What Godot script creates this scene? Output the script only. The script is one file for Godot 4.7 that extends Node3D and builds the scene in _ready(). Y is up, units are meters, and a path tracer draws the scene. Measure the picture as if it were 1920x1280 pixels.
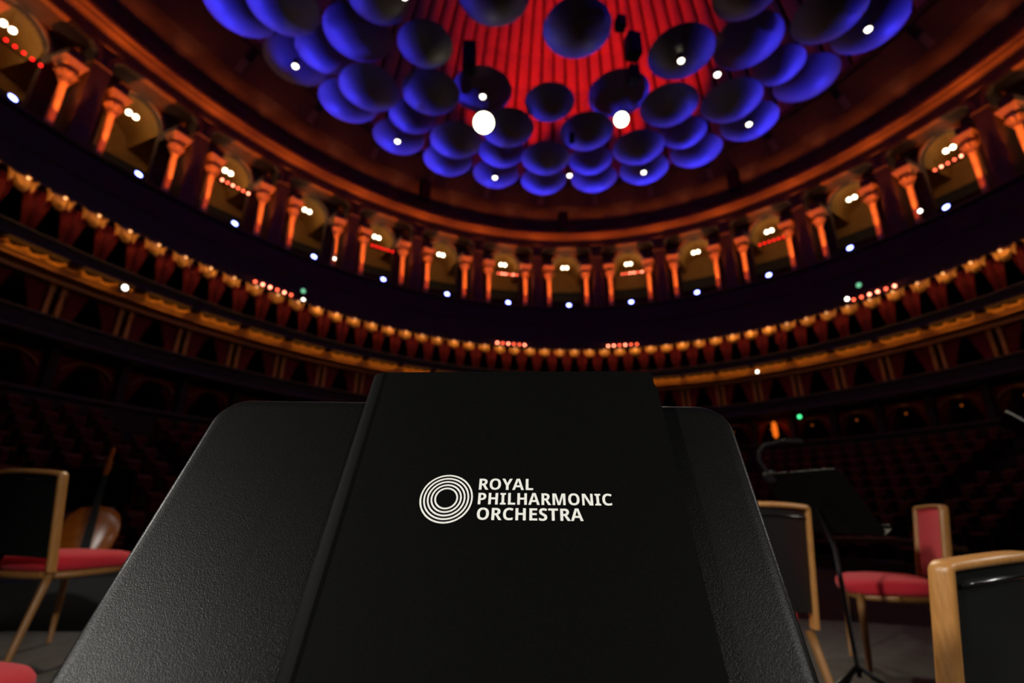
extends Node3D
# A concert hall seen from the platform, over a black folder on a music stand.

# ---- the plan of the hall: an ellipse; s runs along it, d goes inwards ----
const EA := 28.98555
const EB := 25.2638
const ECX := 2.30175
const ECZ := -11.07645
const PHI := 0.3289
const BAY := 5.50
const OFF := -6.816
const EYE := 0.83
const PITCH := 0.328
var tab_t := PackedFloat64Array()
var tab_l := PackedFloat64Array()
var perimeter := 0.0
var names := {}
var M := {}
var rng := RandomNumberGenerator.new()

func _ready():
	rng.seed = 11
	build_table()
	# ---------- camera ----------
	var cam := Camera3D.new()
	cam.name = "camera"
	add_child(cam)
	cam.position = Vector3(0, EYE, 0)
	cam.basis = Basis(Vector3.RIGHT, PITCH) * Basis(Vector3.BACK, 0.0055)
	cam.near = 0.05
	cam.far = 300.0
	var ca := CameraAttributesPhysical.new()
	ca.frustum_focal_length = 17.0078
	ca.frustum_focus_distance = 0.415
	ca.exposure_aperture = 4.3
	ca.frustum_near = 0.05
	ca.frustum_far = 300.0
	cam.attributes = ca
	cam.fov = 70.41
	cam.current = true
	# ---------- environment ----------
	var we := WorldEnvironment.new()
	we.name = "world"
	var env := Environment.new()
	env.background_mode = Environment.BG_COLOR
	env.background_color = Color(0, 0, 0)
	env.tonemap_mode = Environment.TONE_MAPPER_LINEAR
	env.tonemap_exposure = 1.0
	env.sdfgi_enabled = true
	env.ssao_enabled = true
	env.ssil_enabled = true
	we.environment = env
	add_child(we)
	make_materials()
	# ---------- stage lighting behind and above the platform ----------
	stage_lamps()
	# ---------- the hall ----------
	shell()
	gallery()
	tiers()
	dome()
	seating()
	# ---------- things in the hall ----------
	discs()
	hall_lamps()
	# ---------- the platform ----------
	platform()
	music_desk()

# =====================================================================
# plan helpers
# =====================================================================
func build_table():
	var n := 6000
	var last := Vector2.ZERO
	var acc := 0.0
	var zero := 0.0
	for i in n + 1:
		var t := -PI + TAU * i / n
		var p := Vector2(EB * sin(t), -EA * cos(t))
		if i > 0:
			acc += p.distance_to(last)
		last = p
		tab_t.append(t)
		tab_l.append(acc)
		if i == n / 2:
			zero = acc
	perimeter = acc
	for i in n + 1:
		tab_l[i] -= zero

func angle_at(s: float) -> float:
	var l := fposmod(OFF + s + perimeter / 2.0, perimeter) - perimeter / 2.0
	var k := tab_l.bsearch(l)
	k = clampi(k, 1, tab_l.size() - 1)
	var a: float = tab_l[k - 1]
	var b: float = tab_l[k]
	var f := (l - a) / maxf(b - a, 1e-9)
	return lerpf(tab_t[k - 1], tab_t[k], f)

func ring_out(s: float) -> Vector3:
	var t := angle_at(s)
	var v := Vector2(sin(t) / EB, -cos(t) / EA).normalized()
	return Vector3(v.x * cos(PHI) - v.y * sin(PHI), 0, v.x * sin(PHI) + v.y * cos(PHI))

func ring(s: float, d: float, y: float) -> Vector3:
	var t := angle_at(s)
	var p := Vector2(EB * sin(t), -EA * cos(t))
	var v := Vector2(sin(t) / EB, -cos(t) / EA).normalized()
	p -= v * d
	return Vector3(ECX + p.x * cos(PHI) - p.y * sin(PHI), y, ECZ + p.x * sin(PHI) + p.y * cos(PHI))

func ring_xf(s: float, d: float, y: float) -> Transform3D:
	var z := -ring_out(s)
	return Transform3D(Basis(Vector3.UP.cross(z), Vector3.UP, z), ring(s, d, y))

# =====================================================================
# node helpers
# =====================================================================
func numbered(called: String) -> String:
	var k: int = names.get(called, 0)
	names[called] = k + 1
	return called if k == 0 else "%s_%03d" % [called, k]

func tag(o, label := "", category := "", group := "", kind := ""):
	if label: o.set_meta("label", label)
	if category: o.set_meta("category", category)
	if group: o.set_meta("group", group)
	if kind: o.set_meta("kind", kind)
	return o

func thing(called: String, label: String, category: String, xf := Transform3D.IDENTITY, group := "") -> Node3D:
	var o := Node3D.new()
	o.name = numbered(called)
	add_child(o)
	o.transform = xf
	tag(o, label, category, group)
	return o

func setting(called: String) -> Node3D:
	var o := Node3D.new()
	o.name = called
	add_child(o)
	o.set_meta("kind", "structure")
	return o

func copy(o: Node3D, called: String, xf: Transform3D) -> Node3D:
	var c: Node3D = o.duplicate()
	c.name = numbered(called)
	add_child(c)
	c.transform = xf
	return c

func part(called: String, mesh, mat: Material, parent: Node, xf := Transform3D.IDENTITY) -> MeshInstance3D:
	var m := MeshInstance3D.new()
	m.name = called
	m.mesh = mesh.commit() if mesh is SurfaceTool else mesh
	m.material_override = mat
	m.transform = xf
	parent.add_child(m, true)
	return m

func spot(parent: Node, at: Vector3, towards: Vector3, col: Color, energy: float, cone: float, size := 0.1, blend := 0.6) -> SpotLight3D:
	var l := SpotLight3D.new()
	l.name = "light"
	parent.add_child(l, true)
	l.position = at
	var up := Vector3.UP if absf(towards.normalized().y) < 0.98 else Vector3.RIGHT
	l.basis = Basis.looking_at(towards, up)
	l.light_color = col
	l.light_energy = energy
	l.spot_angle = cone
	l.spot_angle_attenuation = blend
	l.light_size = size
	l.spot_range = 90.0
	l.spot_attenuation = 2.0
	l.shadow_enabled = true
	return l

func omni(parent: Node, at: Vector3, col: Color, energy: float, size := 0.08) -> OmniLight3D:
	var l := OmniLight3D.new()
	l.name = "light"
	parent.add_child(l, true)
	l.position = at
	l.light_color = col
	l.light_energy = energy
	l.light_size = size
	l.omni_range = 60.0
	l.omni_attenuation = 2.0
	l.shadow_enabled = true
	return l

# =====================================================================
# shape helpers
# =====================================================================
func begin(smooth := true) -> SurfaceTool:
	var st := SurfaceTool.new()
	st.begin(Mesh.PRIMITIVE_TRIANGLES)
	st.set_smooth_group(0 if smooth else -1)
	return st

func done(st: SurfaceTool) -> ArrayMesh:
	st.generate_normals()
	return st.commit()

func quad(st: SurfaceTool, a: Vector3, b: Vector3, c: Vector3, d: Vector3):
	st.add_vertex(a); st.add_vertex(b); st.add_vertex(c)
	st.add_vertex(a); st.add_vertex(c); st.add_vertex(d)

func grid(st: SurfaceTool, rows: Array):
	for i in rows.size() - 1:
		var p: Array = rows[i]
		var q: Array = rows[i + 1]
		for j in p.size() - 1:
			quad(st, p[j], p[j + 1], q[j + 1], q[j])

func box(st: SurfaceTool, lo: Vector3, hi: Vector3, xf := Transform3D.IDENTITY):
	st.set_smooth_group(-1)
	var v := []
	for k in 8:
		v.append(xf * Vector3(hi.x if k & 1 else lo.x, hi.y if k & 2 else lo.y, hi.z if k & 4 else lo.z))
	for f in [[4, 6, 7, 5], [1, 3, 2, 0], [5, 7, 3, 1], [0, 2, 6, 4], [6, 2, 3, 7], [0, 4, 5, 1]]:
		quad(st, v[f[0]], v[f[1]], v[f[2]], v[f[3]])

# a block with chamfered edges
func block(st: SurfaceTool, lo: Vector3, hi: Vector3, b: float, xf := Transform3D.IDENTITY):
	st.set_smooth_group(-1)
	var layers := []
	for k in [[lo.y, b], [lo.y + b, 0.0], [hi.y - b, 0.0], [hi.y, b]]:
		var i: float = k[1]
		var c := b - i
		var x0 := lo.x + i; var x1 := hi.x - i; var z0 := lo.z + i; var z1 := hi.z - i
		var row := []
		for p in [[x0 + c, z1], [x1 - c, z1], [x1, z1 - c], [x1, z0 + c], [x1 - c, z0], [x0 + c, z0], [x0, z0 + c], [x0, z1 - c], [x0 + c, z1]]:
			row.append(xf * Vector3(p[0], k[0], p[1]))
		layers.append(row)
	layers.reverse()
	grid(st, layers)
	for e in [0, 3]:
		var r: Array = layers[e]
		var mid := Vector3.ZERO
		for j in 8: mid += r[j] / 8.0
		for j in 8:
			st.add_vertex(mid); st.add_vertex(r[j + 1] if e == 0 else r[j]); st.add_vertex(r[j] if e == 0 else r[j + 1])

func tube(st: SurfaceTool, pts: Array, radii, n := 8, squash := 1.0):
	st.set_smooth_group(0)
	var rows := []
	var up := Vector3.ZERO
	for i in pts.size():
		var a: Vector3 = pts[maxi(i - 1, 0)]
		var b: Vector3 = pts[mini(i + 1, pts.size() - 1)]
		var dir := (b - a).normalized()
		if up == Vector3.ZERO:
			up = Vector3.UP if absf(dir.y) < 0.9 else Vector3.RIGHT
		var side := dir.cross(up).normalized()
		up = side.cross(dir).normalized()
		var r: float = radii[i] if radii is Array else radii
		var row := []
		for k in n + 1:
			var t := TAU * k / n
			row.append(pts[i] + side * cos(t) * r + up * sin(t) * r * squash)
		rows.append(row)
	grid(st, rows)
	for e in [0, rows.size() - 1]:
		for k in n:
			st.add_vertex(pts[e])
			st.add_vertex(rows[e][k + 1] if e else rows[e][k])
			st.add_vertex(rows[e][k] if e else rows[e][k + 1])

func lathe(st: SurfaceTool, prof: Array, n := 20, at := Vector3.ZERO):
	st.set_smooth_group(0)
	var rows := []
	for p in prof:
		var row := []
		for k in n + 1:
			var t := -TAU * k / n
			row.append(at + Vector3(p[0] * cos(t), p[1], p[0] * sin(t)))
		rows.append(row)
	rows.reverse()
	grid(st, rows)

# polygon in x,y carried from z0 to z1
func extrude(st: SurfaceTool, poly: PackedVector2Array, z0: float, z1: float, xf := Transform3D.IDENTITY):
	st.set_smooth_group(-1)
	if not Geometry2D.is_polygon_clockwise(poly):
		poly = poly.duplicate()
		poly.reverse()
	var tri := Geometry2D.triangulate_polygon(poly)
	for i in range(0, tri.size(), 3):
		var a := poly[tri[i]]; var b := poly[tri[i + 1]]; var c := poly[tri[i + 2]]
		if (b - a).cross(c - a) > 0.0:
			var w := b; b = c; c = w
		st.add_vertex(xf * Vector3(a.x, a.y, z1)); st.add_vertex(xf * Vector3(b.x, b.y, z1)); st.add_vertex(xf * Vector3(c.x, c.y, z1))
		st.add_vertex(xf * Vector3(a.x, a.y, z0)); st.add_vertex(xf * Vector3(c.x, c.y, z0)); st.add_vertex(xf * Vector3(b.x, b.y, z0))
	for i in poly.size():
		var a := poly[i]; var b := poly[(i + 1) % poly.size()]
		quad(st, xf * Vector3(a.x, a.y, z0), xf * Vector3(b.x, b.y, z0), xf * Vector3(b.x, b.y, z1), xf * Vector3(a.x, a.y, z1))

# a profile of [d, y] carried round the hall between two places
func ring_sweep(st: SurfaceTool, prof: Array, s0: float, s1: float, steps: int, flat := true):
	st.set_smooth_group(-1 if flat else 0)
	var rows := []
	for i in steps + 1:
		var s := lerpf(s0, s1, float(i) / steps)
		var row := []
		for p in prof:
			row.append(ring(s, p[0], p[1]))
		rows.append(row)
	grid(st, rows)

func ring_mesh(prof: Array, steps := 190, flat := true) -> ArrayMesh:
	var st := begin()
	ring_sweep(st, prof, -perimeter / 2.0, perimeter / 2.0, steps, flat)
	return done(st)

func rounded(w: float, h: float, r: float, n := 6) -> PackedVector2Array:
	var p := PackedVector2Array()
	for c in [[w - r, h - r, 0.0], [r, h - r, 90.0], [r, r, 180.0], [w - r, r, 270.0]]:
		for k in n + 1:
			var a := deg_to_rad(c[2] + 90.0 * k / n)
			p.append(Vector2(c[0] + r * cos(a), c[1] + r * sin(a)))
	return p

# =====================================================================
# materials
# =====================================================================
func noise_tex(freq: float, lo: Color, hi: Color, seed_: int, size := 512, octaves := 4, kind := FastNoiseLite.TYPE_SIMPLEX_SMOOTH, as_normal := false, bump := 4.0) -> NoiseTexture2D:
	var n := FastNoiseLite.new()
	n.noise_type = kind
	n.frequency = freq
	n.seed = seed_
	n.fractal_octaves = octaves
	var t := NoiseTexture2D.new()
	t.width = size
	t.height = size
	t.seamless = true
	t.noise = n
	if as_normal:
		t.as_normal_map = true
		t.bump_strength = bump
	else:
		var g := Gradient.new()
		g.set_color(0, lo)
		g.set_color(1, hi)
		t.color_ramp = g
	return t

func mat(col: Color, rough := 0.7, metal := 0.0, vary := 0.0, scale := 1.0, seed_ := 1) -> StandardMaterial3D:
	var m := StandardMaterial3D.new()
	m.roughness = rough
	m.metallic = metal
	if vary > 0.0:
		m.albedo_texture = noise_tex(0.02, col.darkened(vary), col.lightened(vary * 0.6), seed_, 256)
		m.uv1_triplanar = true
		m.uv1_world_triplanar = true
		m.uv1_scale = Vector3.ONE * scale
	else:
		m.albedo_color = col
	return m

func glow(col: Color, power: float) -> StandardMaterial3D:
	var m := StandardMaterial3D.new()
	m.albedo_color = Color(0.02, 0.02, 0.02)
	m.emission_enabled = true
	m.emission = col
	m.emission_energy_multiplier = power
	return m

func make_materials():
	# hall
	M.plum = mat(Color(0.36, 0.28, 0.245), 0.75, 0.0, 0.12, 0.25, 3)
	M.cornice = mat(Color(0.62, 0.46, 0.27), 0.6, 0.0, 0.10, 0.6, 24)
	M.stone = mat(Color(0.80, 0.67, 0.52), 0.7, 0.0, 0.08, 0.5, 4)
	M.plaster = mat(Color(0.72, 0.60, 0.50), 0.8, 0.0, 0.10, 0.3, 5)
	M.amber_wall = mat(Color(0.78, 0.60, 0.30), 0.8, 0.0, 0.10, 0.3, 6)
	M.lower_wall = mat(Color(0.20, 0.20, 0.165), 0.7, 0.0, 0.12, 0.4, 25)
	M.cove = mat(Color(0.40, 0.31, 0.28), 0.85, 0.0, 0.12, 0.2, 7)
	M.cove_panel = mat(Color(0.60, 0.42, 0.30), 0.8, 0.0, 0.12, 0.3, 8)
	M.gilt = mat(Color(0.85, 0.62, 0.30), 0.45, 0.35, 0.10, 2.0, 9)
	M.fascia = mat(Color(0.18, 0.12, 0.105), 0.7, 0.0, 0.12, 0.5, 11)
	M.box_dark = mat(Color(0.24, 0.07, 0.06), 0.9)
	M.curtain = mat(Color(0.62, 0.08, 0.04), 0.85, 0.0, 0.15, 1.0, 12)
	M.curtain.rim_enabled = true
	M.curtain.rim = 0.3
	M.seat_red = mat(Color(0.40, 0.04, 0.03), 0.85)
	M.seat_back = mat(Color(0.30, 0.13, 0.07), 0.6)
	M.terrace = mat(Color(0.16, 0.08, 0.07), 0.85, 0.0, 0.2, 0.5, 13)
	M.flute = mat(Color(0.74, 0.70, 0.68), 0.6, 0.0, 0.05, 0.3, 14)
	M.seam = mat(Color(0.20, 0.18, 0.18), 0.8)
	M.disc = mat(Color(0.66, 0.66, 0.64), 0.5, 0.0, 0.05, 0.5, 15)
	M.disc_rim = mat(Color(0.5, 0.5, 0.5), 0.5)
	M.black = mat(Color(0.03, 0.03, 0.032), 0.5)
	M.black_matt = mat(Color(0.05, 0.05, 0.055), 0.85)
	M.steel = mat(Color(0.55, 0.55, 0.55), 0.35, 1.0)
	M.brass = mat(Color(0.75, 0.55, 0.25), 0.35, 0.9)
	# lamps
	M.white_glow = glow(Color(1.0, 0.93, 0.78), 9.0)
	M.dot_glow = glow(Color(1.0, 0.95, 0.88), 7.0)
	M.beam_glow = glow(Color(1.0, 0.97, 0.82), 10.0)
	M.blue_glow = glow(Color(0.45, 0.49, 1.0), 26.0)
	M.amber_glow = glow(Color(1.0, 0.74, 0.48), 2.6)
	M.strip_glow = glow(Color(1.0, 0.60, 0.25), 0.06)
	M.dim_glow = glow(Color(1.0, 0.50, 0.18), 0.35)
	M.orange_glow = glow(Color(1.0, 0.25, 0.06), 2.0)
	M.bar_pink = glow(Color(1.0, 0.50, 0.38), 14.0)
	M.bar_orange = glow(Color(1.0, 0.36, 0.24), 6.5)
	M.bar_red = glow(Color(1.0, 0.08, 0.08), 5.0)
	M.green_glow = glow(Color(0.30, 1.0, 0.60), 2.4)
	M.pale_green_glow = glow(Color(0.5, 0.85, 0.65), 1.2)
	# platform
	M.floor = mat(Color(0.175, 0.175, 0.18), 0.6, 0.0, 0.18, 1.5, 16)
	M.riser = mat(Color(0.175, 0.175, 0.18), 0.6, 0.0, 0.18, 1.5, 17)
	M.wood = mat(Color(0.66, 0.42, 0.19), 0.38)
	M.wood.albedo_texture = wood_tex()
	M.wood.albedo_color = Color.WHITE
	M.wood.uv1_triplanar = true
	M.wood.uv1_scale = Vector3(6, 6, 6)
	M.leg = mat(Color(0.62, 0.45, 0.24), 0.45)
	M.leg.albedo_texture = M.wood.albedo_texture
	M.leg.albedo_color = Color(0.85, 0.85, 0.85)
	M.leg.uv1_triplanar = true
	M.leg.uv1_scale = Vector3(6, 6, 6)
	M.red_cloth = mat(Color(0.72, 0.10, 0.16), 0.9)
	M.red_cloth.normal_enabled = true
	M.red_cloth.normal_texture = noise_tex(0.3, Color.BLACK, Color.WHITE, 21, 256, 2, FastNoiseLite.TYPE_VALUE, true, 3.0)
	M.red_cloth.normal_scale = 0.5
	M.red_cloth.uv1_triplanar = true
	M.red_cloth.uv1_scale = Vector3.ONE * 12.0
	M.red_cloth.rim_enabled = true
	M.red_cloth.rim = 0.4
	M.black_shell = mat(Color(0.055, 0.06, 0.06), 0.42)
	M.gloss = mat(Color(0.05, 0.05, 0.055), 0.15)
	M.varnish = mat(Color(0.82, 0.42, 0.07), 0.22, 0.0, 0.12, 3.0, 22)
	M.varnish.uv1_world_triplanar = false
	M.ebony = mat(Color(0.03, 0.028, 0.025), 0.6)
	M.paper = mat(Color(0.85, 0.83, 0.78), 0.8)
	# music desk: black powder coat with a fine grain; pale colour flecks stand in for its glints
	var g := mat(Color(0.060, 0.060, 0.056), 0.36)
	g.metallic_specular = 0.21
	g.normal_enabled = true
	g.normal_texture = noise_tex(0.35, Color.BLACK, Color.WHITE, 34, 1024, 1, FastNoiseLite.TYPE_VALUE, true, 4.0)
	g.normal_scale = 0.12
	g.albedo_texture = noise_tex(0.8, Color(0.008, 0.008, 0.007), Color(0.085, 0.083, 0.076), 31, 1024, 1, FastNoiseLite.TYPE_VALUE)
	g.albedo_color = Color.WHITE
	g.roughness = 1.0
	g.roughness_texture = noise_tex(0.8, Color(0.27, 0.27, 0.27), Color(0.43, 0.43, 0.43), 32, 1024, 1, FastNoiseLite.TYPE_VALUE)
	g.uv1_triplanar = true
	g.uv1_scale = Vector3.ONE * 5.5
	M.desk = g
	var k := mat(Color(0.036, 0.036, 0.033), 0.62)
	k.uv1_triplanar = true
	k.uv1_scale = Vector3.ONE * 4.0
	k.albedo_color = Color.WHITE
	k.albedo_texture = noise_tex(0.35, Color(0.012, 0.012, 0.011), Color(0.040, 0.040, 0.036), 33, 1024, 3, FastNoiseLite.TYPE_VALUE)
	k.metallic_specular = 0.14
	M.cover = k
	M.print = mat(Color(0.90, 0.90, 0.88), 0.7)

func wood_tex() -> ImageTexture:
	var im := Image.create(256, 256, false, Image.FORMAT_RGB8)
	var n := FastNoiseLite.new()
	n.seed = 5
	n.frequency = 0.02
	for y in 256:
		for x in 256:
			var v := n.get_noise_2d(x * 3.0, y * 0.35) * 0.5 + 0.5
			var w := n.get_noise_2d(x * 12.0 + 90.0, y * 0.9) * 0.5 + 0.5
			im.set_pixel(x, y, Color(0.54, 0.35, 0.16).lerp(Color(0.76, 0.55, 0.31), clampf(v * 0.7 + w * 0.4 - 0.05, 0, 1)))
	return ImageTexture.create_from_image(im)

# =====================================================================
# stage lights
# =====================================================================
func spotlight_fixture(called: String, label: String, at: Vector3, aim: Vector3, col: Color, energy: float, cone: float, lens: Material, r := 0.16, group := "", size := 0.2) -> Node3D:
	var dir := (aim - at).normalized()
	var side := dir.cross(Vector3.UP).normalized()
	var b := Basis(side, side.cross(dir) , -dir).orthonormalized()
	var t := thing(called, label, "spotlight", Transform3D(b, at), group)
	var st := begin()
	# a can open to -z
	var prof := [[0.02, 0.5], [r * 0.75, 0.47], [r * 0.9, 0.3], [r * 1.02, 0.0], [r * 1.06, -0.06], [r * 0.98, -0.06], [r * 0.95, 0.02]]
	lathe(st, prof, 20)
	part("housing", done(st), M.black, t, Transform3D(Basis(Vector3.RIGHT, PI / 2), Vector3.ZERO))
	var l := begin()
	lathe(l, [[0.001, -0.02], [r * 0.6, -0.014], [r * 0.95, 0.01]], 16)
	part("lens", done(l), lens, t, Transform3D(Basis(Vector3.RIGHT, PI / 2), Vector3.ZERO))
	var y := begin()
	var inv := b.inverse()
	var up: Vector3 = inv * Vector3.UP
	tube(y, [Vector3(-r * 1.15, 0, 0.2), Vector3(-r * 1.15, 0, 0.2) + up * r * 1.6, Vector3(r * 1.15, 0, 0.2) + up * r * 1.6, Vector3(r * 1.15, 0, 0.2)], 0.018, 6)
	tube(y, [Vector3(0, 0, 0.2) + up * r * 1.6, Vector3(0, 0, 0.2) + up * (r * 1.6 + 0.35)], 0.022, 6)
	part("yoke", done(y), M.black, t)
	spot(t, Vector3(0, 0, -0.10), Vector3(0, 0, -1), col, energy, cone, size)
	return t

func stage_lamps():
	var warm := Color(1.0, 0.985, 0.95)
	boom(Vector3(-7.0, 0, 4.4), 4.2, Vector3(-0.15, 0.75, -0.45), warm, 58.0, 11.0, "stage spotlight on the boom behind the first violins", "black lighting boom standing behind the first violins")
	boom(Vector3(5.2, 0, 6.0), 5.2, Vector3(0.25, 0.72, -0.7), warm, 36.0, 12.0, "stage spotlight on the boom behind the cellos", "black lighting boom standing behind the cellos")
	boom(Vector3(-6.6, 0, -0.7), 3.4, Vector3(-0.2, 0.75, -0.5), warm, 16.0, 12.0, "stage spotlight on the low boom at the left wing", "low black lighting boom standing in the left wing")
	boom(Vector3(6.8, 0, -0.9), 3.4, Vector3(0.6, 0.8, -1.2), warm, 7.0, 22.0, "stage spotlight on the low boom at the right wing", "low black lighting boom standing in the right wing")

func boom(at: Vector3, h: float, aim: Vector3, col: Color, energy: float, cone: float, label: String, boom_label: String):
	var t := thing("lighting_boom", boom_label, "lighting boom", Transform3D(Basis.IDENTITY, at))
	var st := begin()
	tube(st, [Vector3(0, 0.03, 0), Vector3(0, h + 0.9, 0)], 0.03, 10)
	part("pole", done(st), M.black, t)
	var bs := begin()
	lathe(bs, [[0.001, 0.0], [0.40, 0.0], [0.40, 0.02], [0.36, 0.04], [0.05, 0.06], [0.001, 0.06]], 20)
	part("base", done(bs), M.black, t)
	var dir := (aim - at - Vector3(0, h, 0))
	dir.y = 0.0
	spotlight_fixture("stage_spotlight", label, at + Vector3(0, h, 0) + dir.normalized() * 0.75, aim, col, energy, cone, M.dot_glow, 0.16, "", 0.22)

# =====================================================================
# the shell of the hall
# =====================================================================
func shell():
	# arena floor
	var st := begin()
	var fl := setting("floor")
	st.set_smooth_group(-1)
	var n := 96
	for i in n:
		var a := ring(perimeter * i / n, -5.2, -1.1)
		var b := ring(perimeter * (i + 1) / n, -5.2, -1.1)
		var c := Vector3(ECX, -1.1, ECZ)
		st.add_vertex(c); st.add_vertex(a); st.add_vertex(b)
		var dn := Vector3(0, -0.3, 0)
		st.add_vertex(c + dn); st.add_vertex(b + dn); st.add_vertex(a + dn)
	part("arena_floor", done(st), M.terrace, fl)
	# raked stalls
	var prof := []
	var rows := 9
	for k in rows:
		var d := 16.6 - k * 0.95
		var y := -0.7 + k * 0.46
		prof.append([d, y - 0.46])
		prof.append([d, y])
	prof.append([7.6, -0.7 + (rows - 1) * 0.46])
	var s2 := begin()
	ring_sweep(s2, prof, -62, 44, 100)
	var fs := setting("floor_stalls")
	part("stalls_terrace", done(s2), M.terrace, fs)
	# outer wall behind the gallery
	var wo := setting("wall_outer")
	part("outer_wall", ring_mesh([[-5.6, 30.0], [-5.6, -1.4], [-5.0, -1.4], [-5.0, 30.0], [-5.6, 30.0]]), M.amber_wall, wo)

# =====================================================================
# the arcaded gallery
# =====================================================================
const BAY0 := -9
const BAY1 := 7

func arch_poly(hw: float, half: float, y0: float, y1: float, spring: float) -> PackedVector2Array:
	var p := PackedVector2Array([Vector2(-hw, y0), Vector2(-hw, y1), Vector2(hw, y1), Vector2(hw, y0), Vector2(half, y0)])
	for k in 17:
		var a := PI * k / 16.0
		p.append(Vector2(half * cos(a), spring + half * sin(a)))
	p.append(Vector2(-half, y0))
	return p

func gallery():
	var w := setting("wall_gallery")
	# parapet and floor of the gallery
	part("parapet", ring_mesh([[0.9, 15.4], [0.95, 15.6], [0.8, 15.7], [0.8, 16.9], [0.95, 17.0], [0.98, 17.12], [0.9, 17.2], [0.55, 17.2], [0.5, 17.1], [0.5, 16.9], [-5.0, 16.9]]), M.fascia, w)
	part("frieze", ring_mesh([[0.1, 23.45], [0.42, 23.5], [0.42, 24.02], [0.55, 24.05]]), M.plum, w)
	part("cornice", ring_mesh([[0.55, 24.05], [0.62, 24.12], [0.80, 24.18], [0.84, 24.30], [1.06, 24.36], [1.10, 24.52], [1.0, 24.60], [0.9, 24.66]]), M.cornice, w)
	part("upper_wall", ring_mesh([[-5.0, 24.05], [-1.5, 24.05], [-1.5, 23.5], [0.1, 23.45]]), M.plum, w)
	part("lower_wall", ring_mesh([[-5.0, 21.25], [-4.9, 21.25], [-4.86, 21.15], [-4.9, 21.05], [-4.9, 16.9]]), M.lower_wall, w)  # darker facing over the lower part of the back wall
	# meshes shared by the bays
	var wall := begin()
	extrude(wall, arch_poly(2.62, 1.42, 16.9, 23.75, 22.15), -0.35, 0.0)
	var wall_m := done(wall)
	var vault := begin()
	var rows := []
	for k in 21:
		var a := PI * k / 20.0
		var row := []
		for j in 6:
			row.append(Vector3(1.42 * cos(a), 22.15 + 1.42 * sin(a), -0.3 - 3.25 * j / 5.0))
		rows.append(row)
	grid(vault, rows)
	vault.set_smooth_group(-1)
	for s in [-1.0, 1.0]:
		quad(vault, Vector3(1.42 * s, 22.15, -0.3), Vector3(2.75 * s, 22.15, -0.3), Vector3(2.75 * s, 22.15, -3.55), Vector3(1.42 * s, 22.15, -3.55))
	var vault_m := done(vault)
	var rib := begin()
	var rr := []
	for q in [[1.42, 0.02], [1.36, 0.06], [1.40, 0.12], [1.58, 0.12], [1.62, 0.06], [1.62, 0.0]]:
		var row := []
		for k in 21:
			var a := PI * k / 20.0
			row.append(Vector3(q[0] * cos(a), 22.15 + q[0] * sin(a), q[1]))
		rr.append(row)
	grid(rib, rr)
	var rib_m := done(rib)
	# flat hood with sloping shoulders
	var hood := begin()
	var path := [Vector2(-2.42, 22.45), Vector2(-2.30, 22.95), Vector2(-1.92, 23.32), Vector2(1.92, 23.32), Vector2(2.30, 22.95), Vector2(2.42, 22.45)]
	var outer := [Vector2(-2.62, 22.45), Vector2(-2.55, 23.05), Vector2(-2.05, 23.56), Vector2(2.05, 23.56), Vector2(2.55, 23.05), Vector2(2.62, 22.45)]
	var poly := PackedVector2Array()
	for p in path: poly.append(p)
	outer.reverse()
	for p in outer: poly.append(p)
	extrude(hood, poly, 0.05, 0.42)
	var lip := PackedVector2Array()
	for k in path.size(): lip.append(path[k] * Vector2(1.0, 1.0) + Vector2(0, 0.10))
	var hood_m := done(hood)
	var pil := begin()
	block(pil, Vector3(-0.44, 16.9, -1.5), Vector3(0.44, 23.5, 0.30), 0.04)
	block(pil, Vector3(-0.50, 22.25, -0.4), Vector3(0.50, 22.45, 0.38), 0.03)
	block(pil, Vector3(-0.50, 16.9, -0.4), Vector3(0.50, 17.5, 0.38), 0.03)
	var pil_m := done(pil)
	var bal := begin()
	block(bal, Vector3(-1.42, 16.9, -1.80), Vector3(1.42, 18.7, -1.66), 0.02)
	block(bal, Vector3(-1.42, 18.7, -1.86), Vector3(1.42, 18.8, -1.60), 0.02)
	var bal_m := done(bal)
	var sof := begin()
	box(sof, Vector3(-2.65, 23.52, -1.55), Vector3(2.65, 23.72, 0.1))
	var sof_m := done(sof)
	for b in range(BAY0, BAY1 + 1):
		var xf := ring_xf(b * BAY, 0.0, 0.0)
		part("arch_wall", wall_m, M.plum, w, xf * Transform3D(Basis.IDENTITY, Vector3(0, 0, -1.5)))
		part("archivolt", rib_m, M.stone, w, xf * Transform3D(Basis.IDENTITY, Vector3(0, 0, -1.5)))
		part("vault", vault_m, M.amber_wall, w, xf * Transform3D(Basis.IDENTITY, Vector3(0, 0, -1.5)))
		part("hood_moulding", hood_m, M.cornice, w, xf)
		part("soffit", sof_m, M.plum, w, xf)
		part("balustrade", bal_m, M.box_dark, w, xf)
		part("pilaster", pil_m, M.plum, w, ring_xf((b + 0.5) * BAY, 0.0, 0.0))
	part("pilaster", pil_m, M.plum, w, ring_xf((BAY0 - 0.5) * BAY, 0.0, 0.0))
	# plain wall round the rest of the hall
	var rest := begin()
	ring_sweep(rest, [[-1.5, 23.6], [-1.5, 16.9]], (BAY1 + 0.5) * BAY, (BAY0 - 0.5) * BAY + perimeter, 90)
	part("plain_wall", done(rest), M.plum, w)
	# columns
	var shaft := begin()
	lathe(shaft, [[0.20, 17.42], [0.20, 17.5], [0.18, 17.55], [0.185, 18.3], [0.175, 19.2], [0.155, 20.15], [0.18, 20.17], [0.18, 20.24], [0.15, 20.26]], 20)
	var shaft_m := done(shaft)
	var base := begin()
	block(base, Vector3(-0.36, 16.9, -0.36), Vector3(0.36, 17.2, 0.36), 0.03)
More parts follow.
